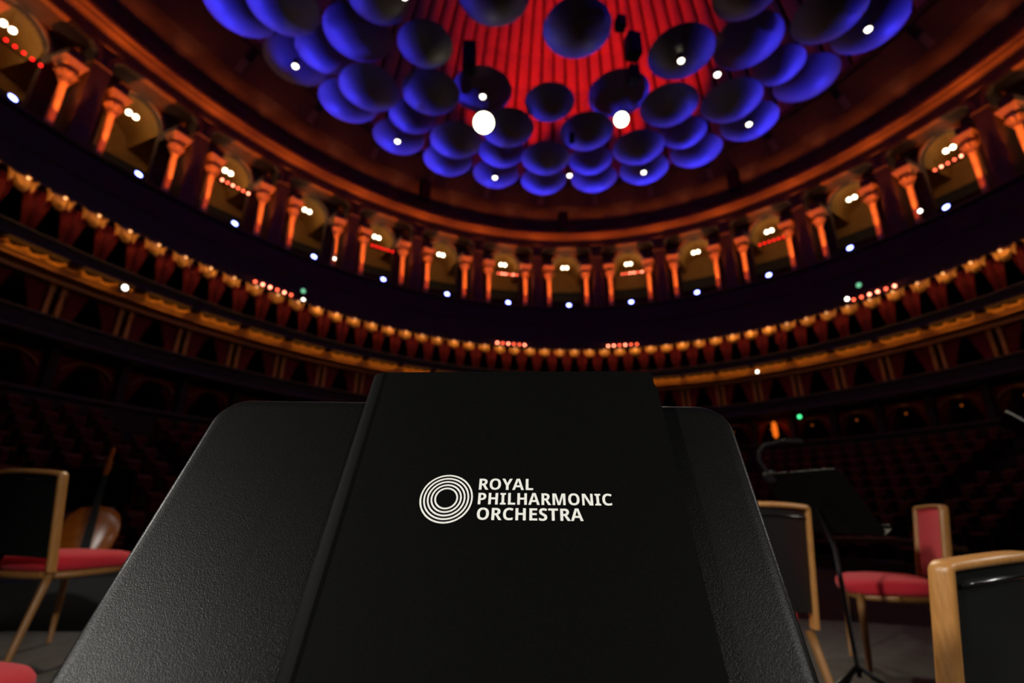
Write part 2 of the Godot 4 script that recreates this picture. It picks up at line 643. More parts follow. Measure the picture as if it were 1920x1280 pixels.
	lathe(base, [[0.30, 17.19], [0.35, 17.24], [0.35, 17.30], [0.29, 17.34], [0.29, 17.37], [0.32, 17.40], [0.30, 17.44], [0.2, 17.45]], 20)
	var base_m := done(base)
	var cap := begin()
	lathe(cap, [[0.15, 20.22], [0.18, 20.28], [0.21, 20.45], [0.29, 20.62], [0.38, 20.74], [0.41, 20.80], [0.38, 20.86], [0.14, 20.88]], 20)
	for k in 8:
		var a := TAU * (k + 0.5) / 8.0
		var dirv := Vector3(cos(a), 0, sin(a))
		tube(cap, [dirv * 0.19 + Vector3(0, 20.3, 0), dirv * 0.28 + Vector3(0, 20.55, 0), dirv * 0.43 + Vector3(0, 20.76, 0), dirv * 0.45 + Vector3(0, 20.70, 0)], [0.05, 0.06, 0.05, 0.03], 6)
	var cap_m := done(cap)
	var neck := begin()
	block(neck, Vector3(-0.16, 20.84, -0.16), Vector3(0.16, 21.10, 0.16), 0.02)
	var neck_m := done(neck)
	var ab := begin()
	ab.set_smooth_group(-1)
	var lay := []
	for q in [[0.15, 21.08], [0.38, 21.08], [0.39, 21.13], [0.50, 21.40], [0.52, 21.42], [0.52, 21.50], [0.27, 21.50]]:
		lay.append([Vector3(-q[0], q[1], q[0]), Vector3(q[0], q[1], q[0]), Vector3(q[0], q[1], -q[0]), Vector3(-q[0], q[1], -q[0]), Vector3(-q[0], q[1], q[0])])
	lay.reverse()
	grid(ab, lay)
	var ab_m := done(ab)
	var imp := begin()
	block(imp, Vector3(-0.34, 21.5, -1.5), Vector3(0.34, 22.15, 0.25), 0.03)
	var imp_m := done(imp)
	for b in range(BAY0 + 1, BAY1):
		for side in [-1.0, 1.0]:
			var s: float = (b + side * 0.303) * BAY
			var c := thing("gallery_column", "pale stone gallery column with a flared capital, lit orange from its foot", "column", ring_xf(s, 0.0, 0.0), "columns of the gallery arcade")
			part("base", base_m, M.stone, c)
			part("shaft", shaft_m, M.stone, c)
			part("capital", cap_m, M.stone, c)
			part("neck", neck_m, M.stone, c)
			part("abacus", ab_m, M.stone, c)
			part("impost", imp_m, M.plum, c)
			uplight(s)
		lantern(b * BAY)
		flood(b * BAY)
		if b % 2 != 0:
			var kind := "red" if absi(b) == 3 or b == -7 else "orange"
			lamp_bar(ring_xf(b * BAY + 0.25, -1.0, 21.05), 1.75, kind, "short bar of six %s bulbs hung across a gallery arch" % kind, "lamp bars in the gallery arches")

var up_parts := {}
func uplight(s: float):
	if up_parts.is_empty():
		var st := begin()
		block(st, Vector3(-0.11, 0, -0.08), Vector3(0.11, 0.10, 0.08), 0.015)
		up_parts.body = done(st)
		var l := begin()
		lathe(l, [[0.001, 0.106], [0.06, 0.102]], 6)
		up_parts.lens = done(l)
	var t := thing("column_uplight", "small black uplight at the foot of a gallery column", "uplight", ring_xf(s, 0.72, 17.2), "uplights under the gallery columns")
	part("body", up_parts.body, M.black, t)
	part("lens", up_parts.lens, M.orange_glow, t)
	# a wide head for the foot of the shaft and a narrow one for the capital
	spot(t, Vector3(-0.05, 0.14, 0), Vector3(0, 1.0, -0.30), Color(1.0, 0.36, 0.12), 1.8, 34.0, 0.05, 0.9)
	spot(t, Vector3(0.05, 0.14, 0.0), Vector3(0, 3.6, -0.50), Color(1.0, 0.47, 0.18), 31.0, 19.0, 0.05, 0.75)

var lantern_parts := {}
func lantern(s: float):
	if lantern_parts.is_empty():
		var rod := begin()
		tube(rod, [Vector3(0, 0.1, 0), Vector3(0, 0.98, 0)], 0.02, 6)
		tube(rod, [Vector3(-0.20, 0.12, 0), Vector3(0.20, 0.12, 0)], 0.02, 6)
		lantern_parts.rod = done(rod)
		var g := begin()
		lathe(g, [[0.001, -0.15], [0.115, -0.085], [0.145, 0.0], [0.10, 0.10], [0.001, 0.125]], 8)
		lantern_parts.globe = done(g)
		var cp := begin()
		lathe(cp, [[0.05, 0.14], [0.09, 0.10], [0.10, 0.085]], 12)
		lantern_parts.cap = done(cp)
	var t := thing("gallery_lantern", "twin-globe white lantern hanging in a gallery arch", "lantern", ring_xf(s, -2.0, 22.5), "lanterns in the gallery arches")
	part("bracket", lantern_parts.rod, M.brass, t)
	for x in [-0.19, 0.19]:
		var g := part("globe", lantern_parts.globe, M.white_glow, t, Transform3D(Basis.IDENTITY, Vector3(x, 0, 0)))
		part("cap", lantern_parts.cap, M.brass, g)
	omni(t, Vector3(0.19, 0, 0), Color(1.0, 0.68, 0.26), 0.45, 0.12)

var flood_parts := {}
func flood(s: float):
	if flood_parts.is_empty():
		var st := begin()
		lathe(st, [[0.02, -0.24], [0.13, -0.22], [0.17, -0.05], [0.19, 0.05], [0.175, 0.05], [0.17, 0.0]], 16)
		flood_parts.body = done(st)
		var l := begin()
		lathe(l, [[0.001, 0.045], [0.11, 0.036], [0.17, 0.01]], 10)
		flood_parts.lens = done(l)
		var y := begin()
		tube(y, [Vector3(-0.21, 0, 0), Vector3(-0.21, -0.28, 0), Vector3(0.21, -0.28, 0), Vector3(0.21, 0, 0)], 0.014, 6)
		flood_parts.yoke = done(y)
	var t := thing("blue_floodlight", "round floodlight shining blue-white on the gallery parapet", "floodlight", ring_xf(s, 0.62, 17.50), "blue floodlights along the gallery parapet")
	part("yoke", flood_parts.yoke, M.black, t)
	var aim := ring(s, 12.0, 22.5) - ring(s, 0.62, 17.50)
	var loc := Vector3(0, aim.y, Vector2(aim.x, aim.z).length()).normalized()
	var b := Basis(Vector3.RIGHT, loc, Vector3.RIGHT.cross(loc))
	var h := part("housing", flood_parts.body, M.black, t, Transform3D(b, Vector3.ZERO))
	part("lens", flood_parts.lens, M.blue_glow, h)
	spot(t, loc * 0.10, loc, Color(0.22, 0.20, 1.0), 190.0, 18.0, 0.17, 0.85)

var bar_parts := {}
func lamp_bar(xf: Transform3D, width: float, kind: String, label: String, group: String):
	if bar_parts.is_empty():
		var g := begin()
		lathe(g, [[0.001, -0.075], [0.068, -0.03], [0.068, 0.03], [0.001, 0.075]], 6)
		bar_parts.bulb = done(g)
		var sb := begin()
		tube(sb, [Vector3(0, 0, -0.05), Vector3(0, 0, -0.29)], 0.02, 5)
		bar_parts.stub = done(sb)
	var t := thing("lamp_bar", label, "lamp bar", xf, group)
	var st := begin()
	block(st, Vector3(-width / 2 - 0.1, -0.04, -0.34), Vector3(width / 2 + 0.1, 0.04, -0.28), 0.01)
	tube(st, [Vector3(-width / 2, 0.0, -0.31), Vector3(-width / 2, -0.3 if kind == "circle" else 0.9, -0.31)], 0.02, 5)
	tube(st, [Vector3(width / 2, 0.0, -0.31), Vector3(width / 2, -0.3 if kind == "circle" else 0.9, -0.31)], 0.02, 5)
	part("rail", done(st), M.black, t)
	for k in 6:
		var m: Material = M.bar_red
		if kind != "red":
			m = M.bar_pink if [0, 2, 3].has((k * 5 + names.get("lamp_bar", 0)) % 6) else M.bar_orange
		tube_stub(t, lerpf(-width / 2, width / 2, k / 5.0))
		part("bulb", bar_parts.bulb, m, t, Transform3D(Basis.IDENTITY, Vector3(lerpf(-width / 2, width / 2, k / 5.0), 0, 0)))

func tube_stub(t: Node3D, x: float):
	part("holder", bar_parts.stub, M.black, t, Transform3D(Basis.IDENTITY, Vector3(x, 0, 0)))

# =====================================================================
# tiers of boxes, the circle
# =====================================================================
const BOX_N := 117
func tiers():
	var pitch := perimeter / BOX_N
	var lp := pitch * (1.0 - TAU * 5.25 / perimeter)
	# the circle: front, steps, and the ceiling of the boxes under it
	var wc := setting("wall_circle")
	var prof := [[2.4, 11.85], [5.0, 11.85], [5.25, 11.8], [5.35, 11.9], [5.3, 12.05], [5.05, 12.1], [5.0, 11.95], [4.7, 11.95]]
	for k in 5:
		prof.append([4.7 - k * 0.8, 12.0 + k * 0.62])
		prof.append([4.7 - k * 0.8, 12.0 + (k + 1) * 0.62])
	prof.append([0.9, 15.1])
	prof.append([0.9, 15.4])
	part("circle_terrace", ring_mesh(prof), M.fascia, wc)
	# second tier
	var w2 := setting("wall_second_tier")
	part("back_wall", ring_mesh([[2.4, 11.85], [2.4, 9.3]]), M.box_dark, w2)
	part("box_front", ring_mesh([[2.4, 9.35], [5.3, 9.35], [5.3, 9.95], [5.35, 10.02], [5.62, 10.02], [5.68, 9.94], [5.62, 9.88], [5.60, 9.62], [5.66, 9.5], [5.62, 9.4], [5.4, 9.32]], 190), M.fascia, w2)
	# grand tier
	var wg := setting("wall_grand_tier")
	part("entablature", ring_mesh([[5.3, 9.32], [5.42, 9.25], [5.5, 9.12], [5.46, 9.0], [5.52, 8.92], [5.46, 8.85], [5.3, 8.84]]), M.gilt, wg)
	part("lower_moulding", ring_mesh([[5.3, 8.84], [5.22, 8.84], [5.22, 8.74], [5.32, 8.70], [5.32, 8.60], [5.22, 8.58], [4.9, 8.58], [2.4, 8.6]]), M.gilt, wg)
	part("back_wall", ring_mesh([[2.4, 8.7], [2.4, 6.4]]), M.box_dark, wg)
	part("box_front", ring_mesh([[2.4, 6.5], [6.3, 6.5], [6.35, 6.85], [6.45, 6.92], [6.72, 6.92], [6.78, 6.84], [6.72, 6.76], [6.72, 6.35], [6.9, 6.25], [6.95, 6.12], [6.86, 6.02], [6.6, 5.98]]), M.fascia, wg)
	# loggia
	var wl := setting("wall_loggia")
	part("ceiling", ring_mesh([[6.6, 5.98], [6.3, 5.98], [6.3, 5.75], [3.6, 5.75]]), M.box_dark, wl)
	part("back_wall", ring_mesh([[3.6, 5.9], [3.6, 2.8]]), M.box_dark, wl)
	part("box_front", ring_mesh([[3.6, 3.1], [7.1, 3.1], [7.1, 4.2], [7.2, 4.3], [7.45, 4.3], [7.5, 4.2], [7.42, 4.1], [7.42, 2.6]]), M.fascia, wl)
	# partitions between the boxes
	var pa := begin()
	box(pa, Vector3(-0.05, 9.35, -2.7), Vector3(0.05, 11.85, -0.05))
	var pa_m := done(pa)
	var pb := begin()
	box(pb, Vector3(-0.06, 6.5, -2.7), Vector3(0.06, 8.6, -0.2))
	var pb_m := done(pb)
	var pc := begin()
	box(pc, Vector3(-0.08, 3.1, -3.2), Vector3(0.08, 5.98, -0.05))
	block(pc, Vector3(-0.16, 3.1, -0.10), Vector3(0.16, 5.98, 0.10), 0.03)
	var pc_m := done(pc)
	# pilaster pair of the grand tier
	var pp := begin()
	block(pp, Vector3(-0.085, 6.5, -0.12), Vector3(0.085, 8.58, 0.05), 0.02)
	block(pp, Vector3(-0.115, 8.30, -0.14), Vector3(0.115, 8.42, 0.08), 0.02)
	block(pp, Vector3(-0.11, 8.50, -0.14), Vector3(0.11, 8.58, 0.08), 0.015)
	block(pp, Vector3(-0.115, 6.85, -0.14), Vector3(0.115, 7.05, 0.08), 0.02)
	var pp_m := done(pp)
	var orn := begin()
	lathe(orn, [[0.10, 0.0], [0.13, 0.03], [0.11, 0.09], [0.06, 0.13], [0.001, 0.15]], 10)
	for k in 4:
		var a := TAU * k / 4.0
		tube(orn, [Vector3(cos(a) * 0.1, 0.02, sin(a) * 0.1), Vector3(cos(a) * 0.2, 0.08, sin(a) * 0.2), Vector3(cos(a) * 0.24, 0.02, sin(a) * 0.24)], [0.05, 0.045, 0.02], 6)
	var orn_m := done(orn)
	# drapes
	var shell_m := pelmet_mesh()
	var left_m := drape_mesh(-1.0, 0.57, 1.66, 0.85, 0.20)
	var right_m := drape_mesh(1.0, 0.57, 1.66, 0.85, 0.20)
	var lamp := begin()
	lathe(lamp, [[0.001, -0.05], [0.048, -0.012], [0.044, 0.022], [0.001, 0.05]], 6)
	var lamp_m := done(lamp)
	var arm := begin()
	tube(arm, [Vector3(0, 0.22, -0.30), Vector3(0, 0.26, -0.10), Vector3(0, 0.14, 0.0), Vector3(0, 0.07, 0.0)], 0.014, 5)
	lathe(arm, [[0.03, 0.09], [0.085, 0.03], [0.09, 0.02]], 10)
	var arm_m := done(arm)
	for k in range(-30, 26):
		var s := -0.28 + k * pitch
		part("partition", pa_m, M.box_dark, w2, ring_xf(s + pitch / 2, 5.2, 0.0))
		var t := thing("box_curtain", "red drapes under a gilt shell pelmet on a second-tier box", "curtain", ring_xf(s, 5.25, 11.82), "curtains of the second-tier boxes")
		var half := ring(s - pitch / 2, 5.25, 0).distance_to(ring(s + pitch / 2, 5.25, 0)) / 2.0
		var wide := Basis.from_scale(Vector3(half / (lp / 2), 1, 1))
		part("pelmet", shell_m, M.gilt, t, Transform3D(wide, Vector3.ZERO))
		part("drape", left_m, M.curtain, t, Transform3D(wide, Vector3(-half * 0.975, -0.12, -0.02)))
		part("drape", right_m, M.curtain, t, Transform3D(wide, Vector3(half * 0.975, -0.12, -0.02)))
		var b := thing("box_lamp", "small brass lamp over a gilt pelmet of the second tier", "lamp", ring_xf(s, 5.62, 11.72), "lamps over the second-tier pelmets")
		part("arm", arm_m, M.brass, b)
		part("bulb", lamp_m, M.amber_glow, b)
		omni(b, Vector3.ZERO, Color(1.0, 0.74, 0.42), 0.22, 0.04)
	# grand tier boxes, two box widths each
	var gl := drape_mesh(-1.0, 0.85, 1.75, 0.8, 0.30)
	var gr := drape_mesh(1.0, 0.85, 1.75, 0.8, 0.30)
	var ll := drape_mesh(-1.0, 0.85, 1.5, 0.7, 0.22)
	var lr := drape_mesh(1.0, 0.85, 1.5, 0.7, 0.22)
	var arch := begin()
	var rows := []
	for q in [[1.0, 0.0], [1.0, 0.08], [1.07, 0.1], [1.09, 0.0]]:
		var row := []
		for j in 17:
			var a := PI * (0.12 + 0.76 * j / 16.0)
			row.append(Vector3(0.86 * q[0] * cos(a), 5.0 + 0.62 * q[0] * sin(a), q[1]))
		rows.append(row)
	grid(arch, rows)
	var arch_m := done(arch)
	var strip := begin()
	box(strip, Vector3(-0.95, -0.012, -0.02), Vector3(0.95, 0.012, 0.02))
	var strip_m := done(strip)
	var gp := pitch * 2.0
	var gl_half := lp
	var ll_half := pitch * (1.0 - TAU * 6.35 / perimeter)
	for k in range(-14, 13):
		var s := -31.2 + (k + 11) * gp
		for o in [-0.23, 0.23]:
			part("pilaster", pp_m, M.gilt, wg, ring_xf(s + o, 5.10, 0.0))
		part("partition", pb_m, M.box_dark, wg, ring_xf(s, 5.2, 0.0))
		part("partition", pc_m, M.fascia, wl, ring_xf(s - 0.3, 6.5, 0.0))
		for o in 4:
			part("ornament", orn_m, M.gilt, wg, ring_xf(s + (o + 0.5) * gp / 4.0, 5.42, 9.20))
		var c := thing("box_curtain", "dark red drapes between gilt pilasters of a grand-tier box", "curtain", ring_xf(s + gp / 2, 5.05, 8.62), "curtains of the grand-tier boxes")
		part("drape", gl, M.curtain, c, Transform3D(Basis.IDENTITY, Vector3(-gl_half + 0.28, 0, 0)))
		part("drape", gr, M.curtain, c, Transform3D(Basis.IDENTITY, Vector3(gl_half - 0.28, 0, 0)))
		var e := thing("strip_lamp", "slim lamp strip under the second-tier front, above the gilt ledge", "lamp", ring_xf(s + gp / 2, 5.72, 9.44), "lamp strips over the grand-tier ledge")
		part("strip", strip_m, M.strip_glow, e)
		var a := AreaLight3D.new()
		a.name = "light"
		e.add_child(a)
		a.area_size = Vector2(1.9, 0.03)
		a.position = Vector3(0, -0.05, -0.03)
		a.basis = Basis.looking_at(Vector3(0, -0.75, -0.65), Vector3.UP)
		a.light_color = Color(1.0, 0.68, 0.30)
		a.light_energy = 0.26
		a.area_range = 40.0
		a.shadow_enabled = true
		var g := thing("box_curtain", "dark red drapes under a thin gilt arch of a loggia box", "curtain", ring_xf(s + gp / 2 - 0.3, 6.35, 5.75), "curtains of the loggia boxes")
		part("drape", ll, M.curtain, g, Transform3D(Basis.IDENTITY, Vector3(-ll_half + 0.16, 0, 0)))
		part("drape", lr, M.curtain, g, Transform3D(Basis.IDENTITY, Vector3(ll_half - 0.16, 0, 0)))
		part("gilt_arch", arch_m, M.gilt, g, Transform3D(Basis.IDENTITY, Vector3(0, -5.75, 0.05)))
		var d := thing("wall_lamp", "dim amber wall lamp inside a loggia box", "lamp", ring_xf(s + gp / 2 - 0.75, 5.6, 5.35), "lamps inside the loggia boxes")
		part("bulb", lamp_m, M.dim_glow, d)
		var am := begin()
		tube(am, [Vector3(0, 0.04, 0), Vector3(0, 0.40, 0)], 0.012, 5)
		part("stem", done(am), M.brass, d)
		omni(d, Vector3.ZERO, Color(1.0, 0.62, 0.34), 0.03, 0.05)

# a scalloped gilt shell, about 1.1 m wide
func pelmet_mesh() -> ArrayMesh:
	var st := begin()
	var rows := []
	for i in 7:
		var v := i / 6.0
		var row := []
		for j in 21:
			var u := j / 20.0 * 2.0 - 1.0
			var w := 0.34 * (1.0 - 0.25 * v)
			var ruf := 0.02 * cos(u * 22.0) * (0.3 + v)
			var drop := -0.62 * v * (1.0 - 0.55 * u * u) - 0.04 * absf(sin(u * 11.0)) * v
			row.append(Vector3(u * w, drop + 0.06 * (1.0 - u * u), 0.10 + 0.16 * sin(PI * minf(v * 0.75 + 0.1, 1.0)) * (1.0 - u * u) + ruf))
		rows.append(row)
	grid(st, rows)
	for r in [[-0.36, 0.0], [0.36, 0.0]]:
		tube(st, [Vector3(r[0] * 1.25, 0.04, 0.12), Vector3(r[0], -0.04, 0.14), Vector3(r[0] * 0.92, -0.22, 0.14), Vector3(r[0] * 0.95, -0.42, 0.12)], [0.05, 0.07, 0.06, 0.02], 7)
	return done(st)

# a drape hanging at one side of a box, tied back towards its edge
func drape_mesh(side: float, reach: float, height: float, tie: float, waist: float) -> ArrayMesh:
	var st := begin()
	var rows := []
	for i in 15:
		var v := i / 14.0
		var w := reach * lerpf(0.94, waist / reach, pow(minf(v / tie, 1.0), 0.9)) if v < tie else waist + (v - tie) * 0.12
		var row := []
		for j in 19:
			var u := j / 18.0
			var fold := 0.045 * sin(u * 26.0 + 0.4) * (0.5 + 0.5 * v)
			row.append(Vector3(-side * u * w, -v * height, 0.05 + fold))
		rows.append(row)
	grid(st, rows)
	rows.clear()
	return done(st)

# =====================================================================
# dome
# =====================================================================
func dome():
	var c := setting("ceiling_cove")
	part("cove_wall", ring_mesh([[0.9, 24.66], [0.85, 25.0], [0.95, 25.5], [1.3, 26.0], [1.9, 26.4], [2.45, 26.6], [3.75, 27.62], [3.95, 27.55], [4.15, 27.6], [4.15, 27.85], [3.95, 27.95], [3.2, 27.95], [3.2, 27.9], [-5.0, 27.95]], 190, true), M.cove, c)
	var h := BAY / 2 - 0.28
	for b in range(BAY0, BAY1 + 1):
		for part_no in 1:
			var st := begin()
			var s := b * BAY
			var prof := [[2.42, 26.48], [2.36, 26.36], [2.40, 26.28], [3.80, 27.36], [3.86, 27.44], [3.80, 27.56]]
			ring_sweep(st, prof, s - h, s + h, 6)
			st.set_smooth_group(-1)
			part("cove_panel", done(st), M.cove_panel, c)
			var nb := begin()
			ring_sweep(nb, [[2.5, 26.52], [2.42, 26.40], [3.1, 26.92], [3.18, 27.02]], s + h, s + BAY - h, 2)
			part("cove_bracket", done(nb), M.stone, c)
	var cb := begin()
	block(cb, Vector3(-0.12, 0, -0.08), Vector3(0.12, 0.10, 0.08), 0.015)
	var cb_m := done(cb)
	var cl := begin()
	box(cl, Vector3(-0.09, 0.098, -0.05), Vector3(0.09, 0.106, 0.05))
	var cl_m := done(cl)
	for b in range(BAY0, BAY1 + 1):  # unseen uplights, added to brighten the cove panels
		var t := thing("added_cove_uplight", "small added uplight hidden on the cornice, washing a cove panel brown", "uplight", ring_xf(b * BAY, 0.98, 24.62), "added uplights on the cornice")
		part("body", cb_m, M.black, t)
		part("lens", cl_m, M.orange_glow, t)
		spot(t, Vector3(0, 0.14, 0.0), Vector3(0, 2.2, 2.0), Color(1.0, 0.54, 0.33), 1.4, 38.0, 0.06, 0.9)
	var dm := setting("ceiling_dome")
	# the smooth shell behind the flutes
	var st := begin()
	var rows := []
	for i in 17:
		var v := i / 16.0 * PI / 2
		var row := []
		for j in 97:
			row.append(dome_point(j / 96.0 * perimeter, v, 0.35))
		rows.append(row)
	grid(st, rows)
	part("dome_shell", done(st), M.seam, dm)
	# flutes
	var n := 118
	for k in n:
		var f := begin(false)
		var fr := []
		for i in 11:
			var v: float = i / 10.0 * 1.38
			var row := []
			for q in [[0.08, 0.25], [0.10, 0.06], [0.30, -0.06], [0.70, -0.06], [0.90, 0.06], [0.92, 0.25]]:
				row.append(dome_point((k + q[0]) * perimeter / n, v, q[1]))
			fr.append(row)
		grid(f, fr)
		part("flute", done(f), M.flute, dm)
	# red floods on the ledge
	var body := begin()
	block(body, Vector3(-0.16, -0.12, -0.1), Vector3(0.16, 0.12, 0.1), 0.02)
	var body_m := done(body)
	var lens := begin()
	box(lens, Vector3(-0.13, -0.09, 0.10), Vector3(0.13, 0.09, 0.12))
	var lens_m := done(lens)
	var red := glow(Color(1.0, 0.05, 0.03), 2.0)
	for k in range(-2, 3):
		var s := (k + 0.25) * BAY
		var t := thing("red_floodlight", "small floodlight washing the dome red from its ledge", "floodlight", ring_xf(s, 3.85, 28.14), "red floodlights on the dome ledge")
		var tilt := Basis(Vector3.RIGHT, -0.95)
		var b := part("housing", body_m, M.black, t, Transform3D(tilt, Vector3.ZERO))
		part("lens", lens_m, red, b)
		spot(t, tilt * Vector3(0, 0, 0.16), Vector3(0, 0.80, 0.60), Color(1.0, 0.10, 0.06), 80.0, 36.0, 0.12, 0.8)

func dome_point(s: float, v: float, off: float) -> Vector3:
	var base := ring(s, 3.2, 0.0)
	var c := Vector3(ECX, 0, ECZ)
	var r := cos(v)
	var dir := (base - c)
	var p := c + dir * r * (1.0 + off / 22.0)
	p.y = 28.0 + (13.0 + off) * sin(v)
	return p

# =====================================================================
# rows of seats
# =====================================================================
func seat_visible(p: Vector3) -> float:
	# how near a seat in view is; negative when the frame or the music desk leaves it out
	var q := Basis(Vector3.RIGHT, PITCH).inverse() * (p - Vector3(0, EYE, 0))
	if q.z > -1.0: return -1.0
	var x := 960.0 - q.x / q.z * 907.0
	var y := 640.0 + q.y / q.z * 907.0
	if x < -20.0 or x > 1940.0 or y > 1290.0: return -1.0
	if y > 745.0 and x > 420.0 - (y - 745.0) * 0.6 and x < 1360.0 + (y - 757.0) * 0.33: return -1.0
	return -q.z

func seating():
	var back := begin()
	block(back, Vector3(-0.24, 0.34, -0.30), Vector3(0.24, 0.86, -0.22), 0.03)
	var back_m := done(back)
	var pad := begin()
	block(pad, Vector3(-0.22, 0.40, -0.22), Vector3(0.22, 0.84, -0.16), 0.03)
	var pad_m := done(pad)
	var cush := begin()
	block(cush, Vector3(-0.23, 0.36, -0.16), Vector3(0.23, 0.46, 0.24), 0.03)
	var cush_m := done(cush)
	var arm := begin()
	block(arm, Vector3(-0.025, 0.0, -0.26), Vector3(0.025, 0.62, 0.16), 0.012)
	var arm_m := done(arm)
	var spots := []
	for k in 9:
		var d := 16.6 - k * 0.95 - 0.45
		var y := -0.7 + k * 0.46
		var step := 0.70 / (1.0 - TAU * d / perimeter)
		for j in int(100.0 / step):
			var s := -60.0 + j * step + (step * 0.5 if k % 2 else 0.0)
			if fposmod(s + 2.0, 17.0) < 1.6: continue
			var xf := ring_xf(s, d, y)
			spots.append([seat_visible(xf.origin + Vector3(0, 0.6, 0)), xf])
	var near := spots.filter(func(a): return a[0] > 0.0)
	near.sort_custom(func(a, b): return a[0] < b[0])
	var single := {}
	for i in mini(near.size(), 300):
		var xf: Transform3D = near[i][1]
		single[near[i][1]] = true
		var t := thing("stalls_seat", "red upholstered stalls seat in the dark raked rows", "seat", xf, "seats in the stalls")
		part("shell", back_m, M.seat_back, t)
		part("back_pad", pad_m, M.seat_red, t)
		part("cushion", cush_m, M.seat_red, t)
		for x in [-0.265, 0.265]: part("armrest", arm_m, M.seat_back, t, Transform3D(Basis.IDENTITY, Vector3(x, 0, 0)))
	var whole := begin(false)
	for m in [back_m, pad_m, cush_m]:
		whole.append_from(m, 0, Transform3D.IDENTITY)
	var rest := []
	for a in spots:
		if not single.has(a[1]): rest.append(a[1])
	scatter("stalls_seats", whole.commit(), rest, M.seat_red, "further rows of red stalls seats up to the loggia boxes", "seats")
	var circ := []
	for k in 5:
		for j in int(110.0 / 0.70):
			circ.append(ring_xf(-62.0 + j * 0.70, 4.7 - k * 0.8 - 0.42, 12.0 + (k + 0) * 0.62))
	scatter("circle_seats", whole.commit(), circ, M.seat_red, "dark rows of seats in the circle under the arcade", "seats")

func scatter(called: String, mesh: Mesh, where: Array, m: Material, label: String, category: String):
	var mm := MultiMesh.new()
	mm.transform_format = MultiMesh.TRANSFORM_3D
	mm.mesh = mesh
	mm.instance_count = where.size()
	for i in where.size():
		mm.set_instance_transform(i, where[i])
	var o := MultiMeshInstance3D.new()
	o.name = numbered(called)
	o.multimesh = mm
	o.material_override = m
	add_child(o)
	tag(o, label, category, "", "stuff")

# =====================================================================
# acoustic discs under the dome
# =====================================================================
# distance of a point from the wall of the hall
func ring_depth(p: Vector3) -> float:
	var best := 99.0
	for k in 180:
		var q := ring(k * perimeter / 180.0, 0.0, 0.0)
		best = minf(best, Vector2(q.x - p.x, q.z - p.z).length())
	return best

